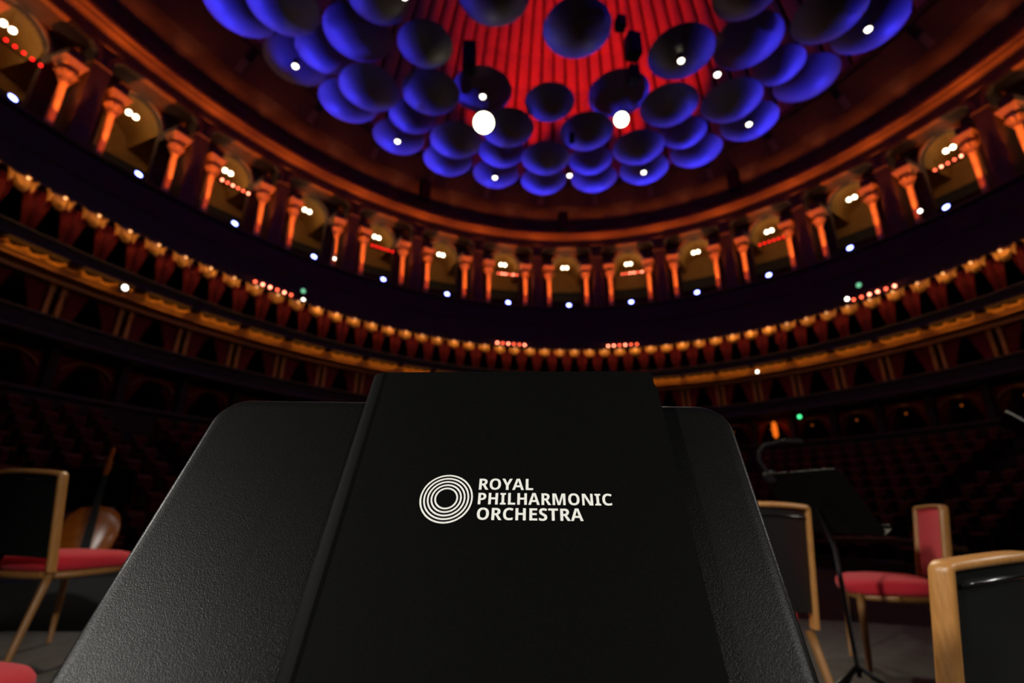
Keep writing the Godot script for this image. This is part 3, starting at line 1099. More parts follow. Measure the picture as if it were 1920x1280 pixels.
# plan places of the small white lamps
const PENDANTS := [[-12.17, -20.63], [-7.78, -26.48], [-1.83, -22.68], [-1.34, -30.22], [4.19, -29.92], [9.57, -29.52], [15.06, -24.77], [11.54, -21.04], [9.19, -20.15], [18.13, -18.25], [-9.66, -16.5], [-5.26, -16.7]]
var bowls := []
func discs():
	# plan position, height and radius of each disc
	var D := [
		[-14.0, -18.0, 1, 1.75], [-11.8, -17.9, 0, 1.75], [-8.4, -19.4, 1, 1.8], [-12.5, -21.2, 3, 1.75], [-10.6, -20.5, 2, 1.55],
		[-6.8, -17.4, 0, 1.55], [-4.9, -20.1, 0, 1.5], [-1.0, -17.2, 0, 1.8], [-8.8, -23.1, 0, 1.8], [-10.4, -24.1, 1, 1.8],
		[-5.1, -23.4, 0, 1.78], [-1.9, -23.2, 1, 1.8], [-6.6, -25.3, 1, 1.5], [-7.9, -27.2, 2, 1.75], [-4.0, -27.5, 0, 1.78],
		[-4.8, -29.5, 1, 1.78], [-0.8, -28.6, 1, 1.65], [-1.3, -31.0, 2, 1.75], [-0.4, -26.3, 0, 1.8], [3.4, -19.1, 0, 1.8],
		[2.3, -24.1, 0, 1.56], [6.5, -23.4, 1, 1.85], [5.0, -26.6, 0, 1.8], [2.4, -29.3, 0, 1.75], [2.4, -31.8, 1, 1.75],
		[5.7, -29.4, 1, 1.58], [6.3, -31.5, 2, 1.75], [8.9, -28.1, 0, 1.77], [9.9, -30.4, 1, 1.78], [9.9, -24.3, 0, 1.8],
		[11.6, -26.6, 1, 1.5], [13.1, -28.4, 2, 1.76], [9.4, -20.5, 0, 1.8], [13.7, -23.9, 0, 1.8], [15.6, -25.6, 1, 1.77],
		[12.8, -19.8, 1, 1.8], [11.5, -17.0, 0, 1.62], [15.3, -21.3, 2, 1.4], [17.4, -22.2, 3, 1.77], [16.3, -18.2, 0, 1.75], [18.8, -18.8, 1, 1.76],
		[7.0, -15.6, 0, 1.75], [2.0, -14.2, 0, 1.6], [-4.0, -14.4, 0, 1.75], [-9.4, -14.6, 0, 1.75], [14.0, -15.0, 1, 1.75], [19.5, -15.2, 2, 1.75], [-14.8, -14.4, 2, 1.75]]
	var under := begin()
	var prof := [[0.002, -0.84]]
	for k in range(1, 15):
		var r := k / 14.0
		prof.append([r, -0.82 * (1.0 - r * r) - 0.02])
	prof.append([1.01, 0.0])
	prof.append([1.0, 0.03])
	lathe(under, prof, 48)
	var under_m := done(under)
	var top := begin()
	lathe(top, [[1.0, 0.03], [0.97, 0.05], [0.6, -0.30], [0.002, -0.55]], 48)
	var top_m := done(top)
	for e in D:
		var y0: float = 21.2 + e[2] * 0.9
		# the plan places were read at a height of 25 m: keep them on their sight line at the true height
		var f := (y0 - EYE) / (25.0 - EYE)
		var at := Vector3(e[0] * f, y0, e[1] * f)
		var r: float = e[3] * f
		var size_: String = "large" if e[3] > 1.65 else "smaller"
		var lit := false
		for q in PENDANTS:
			if Vector2(q[0] - e[0] * 0.96, q[1] - e[1] * 0.96).length() < e[3] * 0.9: lit = true
		var outer := false
		var far := ring_depth(Vector3(e[0], 0, e[1]))
		var label := "%s acoustic disc, half blue and half dark, in the middle rows" % size_
		if far < 9.5: label = "%s blue acoustic disc in the outermost row above the cove" % size_
		elif far > 17.0: label = "%s dark acoustic disc with a blue edge before the red flutes" % size_
		if lit: label = "%s blue acoustic disc with a bright white lamp hung beneath it" % size_
		var t := thing("acoustic_disc", label, "acoustic disc", Transform3D(Basis.IDENTITY, at), label.replace(" acoustic disc", " discs"))
		var sc := Transform3D(Basis.from_scale(Vector3(r, 1.0, r)), Vector3.ZERO)
		part("underside", under_m, M.disc, t, sc)
		part("top_skin", top_m, M.disc_rim, t, sc)
		var st := begin()
		tube(st, [Vector3(0, -0.5, 0), Vector3(0, 36.0 - y0, 0)], 0.012, 5)
		bowls.append([at, r])
		part("hanger", done(st), M.steel, t)

# =====================================================================
# single lamps and loudspeakers in the hall
# =====================================================================
func pendant(at: Vector3, label: String, group := ""):
	var t := thing("pendant_lamp", label, "lamp", Transform3D(Basis.IDENTITY, at), group)
	var st := begin()
	lathe(st, [[0.05, 0.36], [0.12, 0.34], [0.14, 0.1], [0.16, 0.0], [0.14, 0.0]], 14)
	part("can", done(st), M.black, t)
	var l := begin()
	lathe(l, [[0.001, -0.09], [0.10, -0.055], [0.135, 0.0], [0.001, 0.055]], 8)
	part("lens", done(l), M.dot_glow, t)
	var c := begin()
	var end := 36.0
	for q in bowls:
		var off: float = Vector2(at.x - q[0].x, at.z - q[0].z).length() / q[1]
		if off < 1.0: end = minf(end, q[0].y - 0.82 * (1.0 - off * off) - 0.04)
	tube(c, [Vector3(0, 0.35, 0), Vector3(0, end - at.y, 0)], 0.012, 5)
	part("cable", done(c), M.steel, t)
	omni(t, Vector3(0, -0.04, 0), Color(1.0, 0.92, 0.8), 0.06, 0.1)

func speaker(xf: Transform3D, size: Vector3, label: String, cable := 0.0):
	var t := thing("loudspeaker", label, "loudspeaker", xf, "")
	var st := begin()
	block(st, -size / 2, size / 2, 0.03)
	part("cabinet", done(st), M.black_matt, t)
	var g := begin()
	block(g, Vector3(-size.x * 0.42, -size.y * 0.45, size.z / 2), Vector3(size.x * 0.42, size.y * 0.45, size.z / 2 + 0.03), 0.01)
	part("grille", done(g), M.black, t)
	var b := begin()
	if cable > 0.0:
		tube(b, [Vector3(0, size.y / 2, 0), Vector3(0, cable, 0)], 0.015, 5)
		part("cable", done(b), M.steel, t)
	else:
		tube(b, [Vector3(0, size.y * 0.3, -size.z / 2), Vector3(0, size.y * 0.3, -size.z / 2 - 0.6)], 0.03, 6)
		part("bracket", done(b), M.steel, t)

func signal_lamp(xf: Transform3D, m: Material, label: String, r := 0.09):
	var t := thing("signal_lamp", label, "lamp", xf)
	var st := begin()
	block(st, Vector3(-r * 1.5, -r * 1.3, -r * 1.6), Vector3(r * 1.5, r * 1.3, 0.0), 0.01)
	part("housing", done(st), M.black, t)
	var l := begin()
	lathe(l, [[0.001, r * 0.6], [r * 0.65, r * 0.45], [r, 0.0]], 10)
	part("lens", done(l), m, t, Transform3D(Basis(Vector3.RIGHT, PI / 2), Vector3.ZERO))

func hall_lamps():
	var g := "bright pendant lamps among the discs"
	for e in PENDANTS:
		var f := (19.9 - EYE) / (24.0 - EYE)
		pendant(Vector3(e[0] * f, 19.9, e[1] * f), "small bright white lamp hung just under the blue discs", g)
	var f2 := (19.7 - EYE) / (23.5 - EYE)
	spotlight_fixture("follow_spot", "dazzling white spotlight among the discs, the larger of the two", Vector3(-1.84 * f2, 19.7, -24.23 * f2), Vector3(-0.4, 0.8, -0.5), Color(1.0, 0.95, 0.82), 260.0, 9.0, M.beam_glow, 0.54, "", 0.4)
	spotlight_fixture("follow_spot", "bright white spotlight among the discs, the smaller of the two", Vector3(6.69 * f2, 19.7, -23.9 * f2), Vector3(0.6, 0.8, -0.5), Color(1.0, 0.95, 0.82), 80.0, 9.0, M.beam_glow, 0.37, "", 0.3)
	# loudspeakers hung in the middle
	speaker(Transform3D(Basis(Vector3.UP, 0.2), Vector3(4.61, 20.6, -15.38)), Vector3(0.43, 0.60, 0.43), "small black loudspeaker hung over the middle discs", 12.0)
	speaker(Transform3D(Basis(Vector3.UP, 0.2), Vector3(5.43, 20.6, -16.48)), Vector3(0.60, 1.28, 0.60), "tall black loudspeaker hung over the middle discs", 12.0)
	speaker(Transform3D(Basis(Vector3.UP, 0.2), Vector3(5.79, 20.6, -17.98)), Vector3(0.51, 0.85, 0.51), "black loudspeaker hung above the bright right spotlight", 12.0)
	speaker(Transform3D(Basis.IDENTITY, Vector3(3.21, 19.9, -21.47)), Vector3(0.29, 0.57, 0.29), "slim black loudspeaker hung in front of a blue disc", 1.1)
	speaker(Transform3D(Basis(Vector3.UP, 0.0), Vector3(-2.06, 20.6, -17.14)), Vector3(0.60, 1.62, 0.60), "tall black loudspeaker hung above the dazzling left spotlight", 12.0)
	# loudspeakers on the cove
	var cove := ["left of the middle bays", "over the middle bay", "right of the middle bays"]
	var i := 0
	for e in [[-14.25, 25.69], [-0.49, 25.03], [15.6, 25.6]]:
		speaker(ring_xf(e[0], 2.5, e[1] - 0.3), Vector3(0.85, 1.7, 0.6), "black box loudspeaker on the dark cove, %s" % cove[i])
		i += 1
	# bars of bulbs along the front of the circle
	for s in [-6.3, 4.4, -26.5, 24.5]:
		lamp_bar(ring_xf(s, 4.95, 12.28), 2.1, "circle", "bar of six orange bulbs on the front of the circle", "lamp bars on the circle front")
	signal_lamp(ring_xf(-24.45, 4.9, 12.79), M.pale_green_glow, "pale green exit lamp above a white one in the circle, by the left lamp bar", 0.13)
	signal_lamp(ring_xf(-24.35, 4.9, 12.24), M.dot_glow, "white lamp under a pale green one in the circle, by the left lamp bar", 0.10)
	signal_lamp(ring_xf(23.72, 4.9, 13.04), M.pale_green_glow, "pale green exit lamp above the right lamp bar of the circle", 0.13)
	signal_lamp(ring_xf(22.8, 4.9, 12.45), M.dot_glow, "white lamp at the lower end of the right lamp bar of the circle", 0.10)
	signal_lamp(ring_xf(-34.92, 5.80, 9.22), M.dot_glow, "white lamp on the gilt ledge of the grand tier, left side", 0.11)
	signal_lamp(ring_xf(15.89, 5.75, 8.99), M.dot_glow, "white lamp on the gilt ledge of the grand tier, right of the folder", 0.08)
	signal_lamp(ring_xf(18.94, 6.98, 5.70), M.green_glow, "green exit lamp under the grand-tier front", 0.10)
	signal_lamp(ring_xf(-20.45, 0.55, 17.98), M.dot_glow, "white lamp at the foot of a gallery column, left side", 0.09)
	signal_lamp(ring_xf(26.2, 0.55, 18.05), M.dot_glow, "white lamp at the foot of a gallery column, right side", 0.11)
	var t := thing("door_lamp", "tall amber glass lamp in a loggia doorway", "lamp", ring_xf(16.92, 6.9, 5.14))
	var st := begin()
	lathe(st, [[0.03, -0.5], [0.13, -0.36], [0.15, 0.0], [0.12, 0.34], [0.03, 0.45]], 10)
	part("glass", done(st), glow(Color(1.0, 0.45, 0.10), 1.0), t)
	var c := begin()
	tube(c, [Vector3(0, 0.42, 0), Vector3(0, 0.62, 0), Vector3(0, 0.66, -0.55)], 0.03, 6)
	part("bracket", done(c), M.brass, t)
	omni(t, Vector3(0, 0, 0.3), Color(1.0, 0.45, 0.12), 0.04, 0.1)

# =====================================================================
# the platform: floor, chairs, stands, cello
# =====================================================================
func platform():
	var p := PackedVector2Array([Vector2(-9, -7), Vector2(9, -7), Vector2(9, 3.2), Vector2(5.5, 3.6), Vector2(3, 4.1), Vector2(0, 5.0), Vector2(-3, 6.0), Vector2(-6, 6.6), Vector2(-9, 6.8)])
	var st := begin()
	extrude(st, p, -1.1, 0.0, Transform3D(Basis(Vector3.RIGHT, -PI / 2), Vector3.ZERO))
	var o := part("stage_floor", done(st), M.floor, self)
	tag(o, "dark grey concert platform under the chairs and stands", "stage")
	var r := begin()
	block(r, Vector3(-2.95, 0, -3.2), Vector3(-0.9, 0.13, -2.15), 0.01)
	var q := part("stage_riser", done(r), M.riser, self)
	tag(q, "low dark grey riser under the chair beside the cello", "riser")
	var bx := chair_meshes()
	chair(bx, Vector3(-2.27, 0.134, -2.68), Vector2(0.21, -0.98), 1.0, "black-backed wooden chair with a red seat on the riser, in front of the cello")
	chair(bx, Vector3(0.914, 0.0, -2.24), Vector2(-0.10, -0.995), 1.0, "black-backed wooden chair with a red seat, half hidden behind the music desk")
	chair(bx, Vector3(0.804, 0.0, -1.221), Vector2(-0.469, -0.883), 0.885, "large-looking black-backed wooden chair close by, turned from the music desk")
	chair(bx, Vector3(2.14, 0.0, -3.02), Vector2(-0.92, -0.39), 1.0, "red padded chair seen from its side, its red backrest turned this way")
	chair(bx, Vector3(-1.37, 0.0, -1.20), Vector2(0.21, -0.98), 1.0, "chair of which only a corner of red seat shows, beside the music desk")
	chair(bx, Vector3(1.98, 0.0, -1.80), Vector2(-0.4, -0.9), 1.0, "chair of which a sliver of red seat shows behind the close black chair")
	cello()
	instrument_case()
	# other music stands
	var s1 := stand(Transform3D(Basis(Vector3.UP, 1.78), Vector3(1.60, 0, -2.52)), 1.0, 0.60, "black music stand with a gooseneck lamp beyond the half hidden chair")
	gooseneck(s1)
	var s2 := stand(Transform3D(Basis(Vector3.UP, 0.86), Vector3(2.80, 0, -2.43)), 1.29, 0.75, "black music stand seen edge-on with white sheets, beside the red padded chair")
	var sh := begin()
	block(sh, Vector3(-0.20, 0.03, 0.008), Vector3(0.20, 0.34, 0.016), 0.002)
	part("sheet_music", done(sh), M.paper, s2.get_node("desk"))
	stand(Transform3D(Basis(Vector3.UP, 0.5), Vector3(-3.72, 0.0, -3.22)), 1.2, 0.5, "black music stand beyond the chair on the riser")
	stand(Transform3D(Basis(Vector3.UP, 3.7), Vector3(-3.66, 0.0, -4.5)), 1.12, 0.5, "black music stand turned away, behind the cello")
	# rails at the edge of the platform
	rail(Vector3(-5.6, -1.1, -8.4), Vector3(-4.6, -1.1, -8.8), 1.75, "brown handrail on the way up to the stalls, behind the cello")
	rail(Vector3(3.3, -1.1, -5.4), Vector3(4.6, -1.1, -5.3), 1.62, "dull grey handrail in front of the stalls, beyond the red padded chair")

func rail(a: Vector3, b: Vector3, h: float, label: String):
	var t := thing("handrail", label, "handrail", Transform3D(Basis.IDENTITY, a))
	var st := begin()
	var e := b - a
	tube(st, [Vector3(0, h, 0), e * 0.5 + Vector3(0, h, 0), e + Vector3(0, h - 0.08, 0)], 0.03, 8)
	part("rail", done(st), M.leg, t)
	for k in [0.05, 0.95]:
		var p := begin()
		tube(p, [e * k, e * k + Vector3(0, h - 0.03, 0)], 0.02, 8)
		part("post", done(p), M.black, t)

func superellipse(a: float, b: float, e: float, n: int) -> PackedVector2Array:
	var p := PackedVector2Array()
	for k in n:
		var t := TAU * k / n
		var c := cos(t); var s := sin(t)
		p.append(Vector2(a * signf(c) * pow(absf(c), 2.0 / e), b * signf(s) * pow(absf(s), 2.0 / e)))
	return p

func back_z(x: float, y: float) -> float:
	return -0.205 - (y - 0.44) * 0.16 - 0.035 * (1.0 - pow(x / 0.21, 2.0))

func chair_meshes() -> Dictionary:
	var r := {}
	# cushion
	var st := begin()
	var rows := []
	var ring_ := superellipse(1, 1, 3.0, 40)
	for l in [[0.02, 0.395], [0.93, 0.395], [0.985, 0.405], [1.0, 0.425], [0.99, 0.445], [0.94, 0.46], [0.80, 0.468], [0.5, 0.474], [0.02, 0.476]]:
		var row := []
		for k in 41:
			var q := ring_[k % 40]
			var w := 0.235 * (1.0 + 0.05 * q.y)
			row.append(Vector3(q.x * w * l[0], l[1] - 0.012 * clampf(q.y, 0, 1) * l[0], 0.03 + q.y * 0.225 * l[0]))
		rows.append(row)
	rows.reverse()
	grid(st, rows)
	r.seat = done(st)
	# wooden rail under the seat
	var rl := begin()
	var path := []
	var e2 := superellipse(0.205, 0.20, 3.2, 32)
	for k in 33: path.append(Vector3(e2[k % 32].x, 0.378, 0.02 + e2[k % 32].y))
	tube(rl, path, 0.017, 8)
	r.rail = done(rl)
	# black outer shell of the back and red pad
	for side in [0, 1]:
		var b := begin()
		rows = []
		for i in 11:
			var y := lerpf(0.455, 0.822, i / 10.0)
			var row := []
			for j in 13:
				var x := lerpf(-0.198, 0.198, j / 12.0)
				var puff := 0.0
				if side == 1:
					puff = 0.028 * pow(maxf(sin(PI * j / 12.0), 0.0), 0.4) * pow(maxf(sin(PI * i / 10.0), 0.0), 0.4)
				row.append(Vector3(x, y + 0.012 * (1.0 - pow(x / 0.21, 2.0)), back_z(x, y) + (-0.006 - 0.004 * sin(PI * j / 12.0) if side == 0 else 0.006 + puff)))
			rows.append(row)
		if side == 0: rows.reverse()
		grid(b, rows)
		r["shell" if side == 0 else "pad"] = done(b)
	# wooden band round the back
	var fr := begin()
	var pts := []
	for k in 8: pts.append(Vector2(-0.21, lerpf(0.40, 0.818, k / 7.0)))
	for k in 5:
		var a := PI - PI / 2 * (k + 1) / 6.0
		pts.append(Vector2(-0.20 + 0.010 * cos(a), 0.82 + 0.010 * sin(a)))
	for k in 9: pts.append(Vector2(lerpf(-0.195, 0.195, k / 8.0), 0.83))
	for k in 5:
		var a := PI / 2 - PI / 2 * (k + 1) / 6.0
		pts.append(Vector2(0.20 + 0.010 * cos(a), 0.82 + 0.010 * sin(a)))
	for k in 8: pts.append(Vector2(0.21, lerpf(0.818, 0.40, k / 7.0)))
	rows = []
	for i in pts.size():
		var q: Vector2 = pts[i]
		var d: Vector2 = (pts[mini(i + 1, pts.size() - 1)] - pts[maxi(i - 1, 0)]).normalized()
		var nrm := Vector2(-d.y, d.x)
		var bow := 0.012 * (1.0 - pow(q.x / 0.21, 2.0))
		var c := Vector3(q.x, q.y + bow, back_z(clampf(q.x, -0.21, 0.21), q.y))
		var row := []
		var hw := 0.010
		var hd := 0.021
		for m in [[-hw, -hd + 0.006], [-hw + 0.006, -hd], [hw - 0.006, -hd], [hw, -hd + 0.006], [hw, hd - 0.006], [hw - 0.006, hd], [-hw + 0.006, hd], [-hw, hd - 0.006], [-hw, -hd + 0.006]]:
			row.append(c + Vector3(nrm.x, nrm.y, 0) * m[0] + Vector3(0, 0, m[1]))
		rows.append(row)
	grid(fr, rows)
	r.frame = done(fr)
	var bd := begin()
	var bp := []
	for k in 13:
		var x := lerpf(-0.185, 0.185, k / 12.0)
		bp.append(Vector3(x, 0.792 + 0.012 * (1.0 - pow(x / 0.21, 2.0)), back_z(x, 0.792) - 0.011))
	tube(bd, bp, 0.0045, 6)
	r.bead = done(bd)
	for k in 4:
		var sx := -1.0 if k & 1 else 1.0
		var front := k < 2
		var lg := begin()
		var top := Vector3(0.195 * sx, 0.385, 0.19 if front else -0.19)
		var foot := Vector3(0.225 * sx, 0.0, 0.22 if front else -0.30)
		tube(lg, [top - (foot - top) * 0.02, top.lerp(foot, 0.12) , top.lerp(foot, 0.6), foot], [0.019, 0.018, 0.0155, 0.012], 10, 0.8)
		r["leg%d" % k] = done(lg)
	return r

func chair(m: Dictionary, at: Vector3, front: Vector2, scale_: float, label: String) -> Node3D:
	var f := Vector3(front.x, 0, front.y).normalized()
	var b := Basis(Vector3.UP.cross(f), Vector3.UP, f) * scale_
	var t := thing("orchestra_chair", label, "chair", Transform3D(b, at), "orchestra chairs")
	part("seat", m.seat, M.red_cloth, t)
	part("seat_rail", m.rail, M.leg, t)
	var fr := part("back_frame", m.frame, M.wood, t)
	tag(part("back_shell", m.shell, M.black_shell, fr), "black outer face of the backrest")
	part("shell_bead", m.bead, M.gloss, fr)
	tag(part("back_pad", m.pad, M.red_cloth, fr), "red upholstered inner face of the backrest")
	for k in 4: part("leg", m["leg%d" % k], M.leg, t)
	return t

func cello_outline() -> PackedVector2Array:
	# half outline, lower bout to upper bout: [half width, height]
	var h := [[0.0, 0.0], [0.10, 0.004], [0.17, 0.04], [0.21, 0.11], [0.218, 0.18], [0.20, 0.25], [0.165, 0.30], [0.16, 0.315], [0.125, 0.34], [0.115, 0.40], [0.12, 0.45], [0.148, 0.48], [0.15, 0.495], [0.168, 0.56], [0.168, 0.63], [0.145, 0.70], [0.09, 0.745], [0.03, 0.757], [0.0, 0.757]]
	var p := PackedVector2Array()
	for q in h: p.append(Vector2(q[0], q[1]))
	for i in range(h.size() - 2, 0, -1): p.append(Vector2(-h[i][0], h[i][1]))
	return p

func cello():
	var o := cello_outline()
	var xf := Transform3D(Basis(Vector3.UP, 0.62) * Basis(Vector3.RIGHT, -0.16), Vector3(-3.16, 0.04, -3.90))
	var t := thing("cello", "orange varnished cello standing in the dark behind the riser chair", "cello", xf)
	var st := begin()
	extrude(st, o, -0.055, 0.055)
	part("ribs", done(st), M.varnish, t)
	for side in [1.0, -1.0]:
		var pl := begin()
		var rows := []
		for l in [[1.03, 0.055], [1.035, 0.060], [1.02, 0.064], [0.93, 0.064], [0.80, 0.072], [0.55, 0.082], [0.25, 0.088], [0.01, 0.090]]:
			var row := []
			for i in o.size() + 1:
				var q := o[i % o.size()]
				var c := Vector2(0, 0.36)
				row.append(Vector3((q.x) * l[0], c.y + (q.y - c.y) * l[0], l[1] * side))
			rows.append(row)
		if side < 0.0: rows.reverse()
		grid(pl, rows)
		part("front_plate" if side > 0 else "back_plate", done(pl), M.varnish, t)
	var fb := begin()
	extrude(fb, PackedVector2Array([Vector2(-0.031, 0.40), Vector2(0.031, 0.40), Vector2(0.017, 1.0), Vector2(-0.017, 1.0)]), 0.098, 0.122)
	part("fingerboard", done(fb), M.ebony, t)
	var tp := begin()
	extrude(tp, PackedVector2Array([Vector2(-0.018, 0.02), Vector2(0.018, 0.02), Vector2(0.034, 0.24), Vector2(-0.034, 0.24)]), 0.10, 0.125)
	part("tailpiece", done(tp), M.ebony, t)
	var br := begin()
	extrude(br, PackedVector2Array([Vector2(-0.045, 0.0), Vector2(0.045, 0.0), Vector2(0.03, 0.075), Vector2(-0.03, 0.075)]), -0.006, 0.006, Transform3D(Basis(Vector3.RIGHT, PI / 2), Vector3(0, 0.34, 0.085)))
	part("bridge", done(br), M.wood, t)
	var nk := begin()
	tube(nk, [Vector3(0, 0.74, 0.04), Vector3(0, 0.80, 0.085), Vector3(0, 1.0, 0.09), Vector3(0, 1.06, 0.075), Vector3(0, 1.18, 0.045)], [0.03, 0.019, 0.017, 0.022, 0.016], 10)
	tube(nk, [Vector3(0, 1.18, 0.045), Vector3(0, 1.215, 0.05), Vector3(0, 1.215, 0.085), Vector3(0, 1.185, 0.085), Vector3(0, 1.19, 0.065)], [0.018, 0.018, 0.016, 0.013, 0.010], 8)
	part("neck", done(nk), M.varnish, t)
	for k in 4:
		var pg := begin()
		var sx := -1.0 if k % 2 else 1.0
		tube(pg, [Vector3(0, 1.05 + k * 0.028, 0.072 - k * 0.006), Vector3(0.07 * sx, 1.05 + k * 0.028, 0.072 - k * 0.006)], [0.005, 0.011], 7)
		part("peg", done(pg), M.ebony, t)
	for sx in [-1.0, 1.0]:
		var fh := begin()
		tube(fh, [Vector3(0.062 * sx, 0.44, 0.083), Vector3(0.072 * sx, 0.41, 0.082), Vector3(0.082 * sx, 0.37, 0.079), Vector3(0.10 * sx, 0.32, 0.075), Vector3(0.11 * sx, 0.30, 0.073)], [0.008, 0.004, 0.004, 0.004, 0.008], 6)
		part("sound_hole", done(fh), M.ebony, t)
	var ep := begin()
	tube(ep, [Vector3(0, 0.0, 0), Vector3(0, -0.03, 0)], 0.012, 8)
	part("endpin", done(ep), M.steel, t)

func instrument_case():
	var t := thing("instrument_case", "black instrument case standing in front of the cello, behind the riser chair", "case", Transform3D(Basis(Vector3.UP, 0.72), Vector3(-2.98, 0.0, -3.52)))
	for e in [["body", 0.0, 0.17], ["lid", 0.172, 0.30]]:
		var st := begin()
		block(st, Vector3(-0.42, 0.01, -0.15 + e[1]) , Vector3(0.42, 0.42, -0.15 + e[2]), 0.05)
		part(e[0], done(st), M.black_shell, t)
	for x in [-0.2, 0.2]:
		var c := begin()
		block(c, Vector3(x - 0.03, 0.40, -0.03), Vector3(x + 0.03, 0.43, 0.06), 0.006)
		part("catch", done(c), M.steel, t)
	var h := begin()
	tube(h, [Vector3(-0.07, 0.415, 0.0), Vector3(-0.06, 0.455, 0.0), Vector3(0.06, 0.455, 0.0), Vector3(0.07, 0.415, 0.0)], 0.010, 8)
	part("handle", done(h), M.black, t)

# a music stand whose desk leans by tilt from upright; the desk is a child with its lower edge at y = 0
func stand(xf: Transform3D, top: float, tilt: float, label: String) -> Node3D:
	var t := thing("music_stand", label, "music stand", xf)
	var dh := 0.34
	var d := begin()
	var out := rounded(0.50, dh, 0.025)
	var cp := PackedVector2Array()
	for q in out: cp.append(q - Vector2(0.25, 0))
	extrude(d, cp, -0.002, 0.002)
	box(d, Vector3(-0.24, -0.004, -0.002), Vector3(0.24, 0.0, 0.055))
	box(d, Vector3(-0.24, 0.0, 0.052), Vector3(0.24, 0.012, 0.055))
	var low := top - dh * cos(tilt)
	var desk := part("desk", done(d), M.desk, t, Transform3D(Basis(Vector3.RIGHT, -tilt), Vector3(0, low, 0)))
	desk.name = "desk"
	var p := begin()
	var mid := Vector3(0, low + dh * 0.4 * cos(tilt), -dh * 0.4 * sin(tilt) - 0.03)
	tube(p, [Vector3(0, 0.12, -0.05), Vector3(0, low * 0.9, -0.05), mid], 0.011, 8)
	part("pole", done(p), M.black, t)
	for k in 3:
		var l := begin()
		var a := TAU * k / 3.0 + 0.5
		tube(l, [Vector3(0, 0.16, -0.05), Vector3(cos(a) * 0.12, 0.10, sin(a) * 0.12 - 0.05), Vector3(cos(a) * 0.26, 0.012, sin(a) * 0.26 - 0.05)], 0.011, 8)
		part("leg", done(l), M.black, t)
	return t

func gooseneck(s: Node3D):
	var desk: Node3D = s.get_node("desk")
	var tilt := -desk.rotation.x
	var up := Vector3(0, cos(tilt), sin(tilt))
	var fwd := Vector3(0, -sin(tilt), cos(tilt))
	var root := Vector3(0.19, 0.335, 0.0)
	var st := begin()
	var pts := []
	for q in [[0.0, 0.0], [-0.03, 0.04], [-0.05, 0.08], [-0.04, 0.125], [0.0, 0.155], [0.06, 0.168], [0.12, 0.178]]:
		pts.append(root + fwd * q[0] + up * q[1])
	tube(st, pts, 0.008, 8)
	var lamp := part("lamp", done(st), M.black_matt, desk)
	var h := begin()
	block(h, Vector3(-0.03, -0.012, 0.0), Vector3(0.03, 0.010, 0.11), 0.006, Transform3D(Basis(Vector3.RIGHT, up, fwd), root + fwd * 0.115 + up * 0.180))
	part("lamp_head", done(h), M.black_matt, lamp)
	var c := begin()
	block(c, root - Vector3(0.03, 0.04, 0.02), root + Vector3(0.03, 0.015, 0.02), 0.005)
	part("clip", done(c), M.black_matt, lamp)

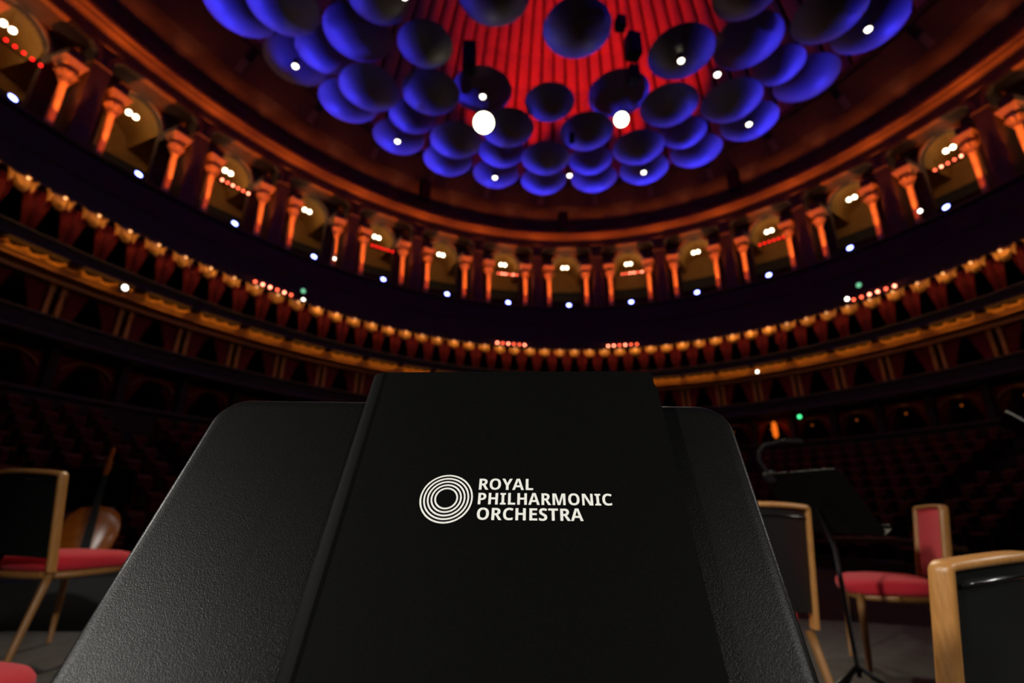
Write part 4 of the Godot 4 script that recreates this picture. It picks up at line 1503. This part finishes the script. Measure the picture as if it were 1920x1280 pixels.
# =====================================================================
# the music stand and the folder in front
# =====================================================================
func music_desk():
	var e1 := Vector3(0.99768084, -0.02125793, 0.06466091)
	var e2 := Vector3(0.0489794, 0.88388159, -0.46513906)
	var e3 := Vector3(-0.04726469, 0.46722738, 0.88287294)
	var w := 0.508
	var h := 0.345
	var tl := Vector3(-0.29863767, 0.93499836, -0.49376971)
	# origin at the lower left corner of the desk plate, front face at z = 0
	var origin := tl - e2 * h
	var plate := Transform3D(Basis(e1, e2, e3), origin)
	var foot := plate * Vector3(w / 2, 0.12, -0.05)
	foot.y = 0.0
	var t := thing("music_stand", "large black textured music stand holding the black folder", "music stand", Transform3D(Basis.IDENTITY, foot))
	var loc := Transform3D(Basis.IDENTITY, -foot) * plate
	# plate with softly rounded edges turned back
	var st := begin()
	var o := rounded(w, h, 0.030, 10)
	var c := Vector2(w / 2, h / 2)
	var rows := []
	for l in [[0.0, -0.016], [0.0, -0.008], [0.0005, -0.0050], [0.0018, -0.0025], [0.0038, -0.0008], [0.0065, 0.0], [0.012, 0.0]]:
		var row := []
		for i in o.size() + 1:
			var q := o[i % o.size()]
			var nx := (o[(i + 1) % o.size()] - o[(i - 1 + o.size()) % o.size()]).normalized()
			var nn := Vector2(nx.y, -nx.x)
			q -= nn * l[0]
			row.append(Vector3(q.x, q.y, l[1]))
		rows.append(row)
	grid(st, rows)
	var inner: Array = rows[rows.size() - 1]
	st.set_smooth_group(0)
	for i in o.size():
		st.add_vertex(Vector3(c.x, c.y, 0)); st.add_vertex(inner[i]); st.add_vertex(inner[i + 1])
	part("desk", done(st), M.desk, t, loc)
	var sh := begin()
	block(sh, Vector3(0.015, -0.004, -0.004), Vector3(w - 0.015, 0.0, 0.060), 0.0015)
	block(sh, Vector3(0.015, 0.0, 0.056), Vector3(w - 0.015, 0.016, 0.060), 0.0015)
	part("shelf", done(sh), M.desk, t, loc)
	var nk := begin()
	block(nk, Vector3(w / 2 - 0.05, 0.06, -0.022), Vector3(w / 2 + 0.05, 0.20, -0.006), 0.004)
	tube(nk, [Vector3(w / 2 - 0.04, 0.12, -0.03), Vector3(w / 2 + 0.04, 0.12, -0.03)], 0.014, 10)
	part("tilt_bracket", done(nk), M.black, t, loc)
	var p := begin()
	var head: Vector3 = loc * Vector3(w / 2, 0.12, -0.03)
	tube(p, [Vector3(0, 0.10, -0.03), Vector3(0, 0.45, -0.03), Vector3(head.x, head.y, head.z)], [0.014, 0.014, 0.011], 12)
	part("pole", done(p), M.black, t)
	for k in 3:
		var l := begin()
		var a := TAU * k / 3.0 + 0.9
		tube(l, [Vector3(0, 0.14, -0.03), Vector3(cos(a) * 0.14, 0.09, sin(a) * 0.14 - 0.03), Vector3(cos(a) * 0.27, 0.012, sin(a) * 0.27 - 0.03)], 0.012, 8)
		part("leg", done(l), M.black, t)
	folder(plate, h)

func folder(plate: Transform3D, desk_h: float):
	# the folder leans on the desk: x along its width, y up, z out of its face
	var turn := Basis(Vector3.BACK, 0.019)
	var tlx := 0.1558
	var tly := desk_h + 0.0220
	var bh := 0.362
	var bw := 0.2835
	var loc := Transform3D(turn, Vector3(tlx, tly, 0.0)) * Transform3D(Basis.IDENTITY, Vector3(0, -bh, 0))
	var t := thing("score_folder", "black cloth-covered score folder with white lettering on the music stand", "folder", plate * loc)
	var thick := 0.0165
	# back cover
	var b := begin()
	block(b, Vector3(0.006, 0, 0.0006), Vector3(bw + 0.0012, bh + 0.0010, 0.0030), 0.0006)
	part("back_cover", done(b), M.cover, t)
	# pages
	var pg := begin()
	block(pg, Vector3(0.012, 0.004, 0.0031), Vector3(bw - 0.006, bh - 0.006, thick - 0.0026), 0.0005)
	tag(part("pages", done(pg), M.black_matt, t), "black page block between the covers")
	# front cover with its worn corner
	var f := begin()
	var o := PackedVector2Array([Vector2(0.0165, 0), Vector2(bw, 0), Vector2(bw, bh - 0.0215), Vector2(bw - 0.0012, bh - 0.0195), Vector2(bw - 0.0022, bh - 0.0160), Vector2(bw - 0.0018, bh - 0.0040), Vector2(bw - 0.003, bh - 0.0022), Vector2(bw - 0.026, bh - 0.0016), Vector2(bw - 0.027, bh), Vector2(0.0165, bh)])
	extrude(f, o, thick - 0.0024, thick)
	part("front_cover", done(f), M.cover, t)
	# rounded spine strip and its hinge
	var sp := begin()
	var rows := []
	for q in [[0.0165, thick - 0.0010], [0.0150, thick - 0.0016], [0.0138, thick - 0.0002], [0.0120, thick - 0.0003], [0.0060, thick - 0.0020], [0.0024, thick - 0.0038], [0.0004, thick - 0.0064], [0.0, thick * 0.5], [0.0010, 0.0040], [0.0060, 0.0006]]:
		rows.append([Vector3(q[0], 0, q[1]), Vector3(q[0], bh * 0.5, q[1]), Vector3(q[0], bh, q[1])])
	grid(sp, rows)
	part("spine", done(sp), M.cover, t)
	var cap := begin()
	var poly := PackedVector2Array()
	for q in [[0.0165, thick - 0.0010], [0.0138, thick - 0.0004], [0.0060, thick - 0.0022], [0.0024, thick - 0.0040], [0.0006, thick - 0.0066], [0.0006, thick * 0.5], [0.0016, 0.0042], [0.0060, 0.0010], [0.0165, 0.0010]]:
		poly.append(Vector2(q[0], -q[1]))
	extrude(cap, poly, bh - 0.004, bh - 0.0004, Transform3D(Basis(Vector3.RIGHT, -PI / 2), Vector3.ZERO))
	part("spine_end", done(cap), M.cover, t)
	# emblem: five rings, and three lines of lettering printed on the cover
	var inv := loc.affine_inverse()
	var z := thick + 0.00006
	var ctr: Vector3 = inv * Vector3(0.2534, desk_h - 0.1150, 0.0)
	for r in [0.0208, 0.01785, 0.0149, 0.0119, 0.0089]:
		var rg := begin()
		var rr := []
		for q in [[-0.0007, 0.0], [-0.0007, 0.00012], [0.0007, 0.00012], [0.0007, 0.0]]:
			var row := []
			for k in 65:
				var a := TAU * k / 64.0
				row.append(Vector3(ctr.x + (r + q[0]) * cos(a), ctr.y + (r + q[0]) * sin(a) * 0.985, z + q[1]))
			rr.append(row)
		rg.set_smooth_group(-1)
		grid(rg, rr)
		part("emblem_ring", done(rg), M.print, t)
	var font := SystemFont.new()
	font.font_names = PackedStringArray(["Droid Sans"])
	font.font_weight = 700
	for e in [["ROYAL", 0.2789, 0.3231, -0.1066, 0.00995], ["PHILHARMONIC", 0.2793, 0.3857, -0.1194, 0.00995], ["ORCHESTRA", 0.2797, 0.3623, -0.1323, 0.00995]]:
		var tm := TextMesh.new()
		tm.text = e[0]
		tm.font = font
		tm.font_size = 64
		tm.pixel_size = 0.001
		tm.depth = 0.01
		tm.horizontal_alignment = HORIZONTAL_ALIGNMENT_LEFT
		tm.vertical_alignment = VERTICAL_ALIGNMENT_BOTTOM
		var box_ := tm.get_aabb()
		var caps := TextMesh.new()
		caps.text = "H"
		caps.font = font
		caps.font_size = 64
		caps.pixel_size = 0.001
		caps.horizontal_alignment = HORIZONTAL_ALIGNMENT_LEFT
		caps.vertical_alignment = VERTICAL_ALIGNMENT_BOTTOM
		var cb := caps.get_aabb()
		var sx: float = (e[2] - e[1]) / box_.size.x
		var sy: float = e[4] / cb.size.y
		var base: Vector3 = inv * Vector3(e[1], desk_h + e[3], 0.0)
		var xf := Transform3D(Basis.from_scale(Vector3(sx, sy, 0.012)), Vector3(base.x - box_.position.x * sx, base.y - cb.position.y * sy, z + 0.00006))
		part("lettering", tm, M.print, t, xf)
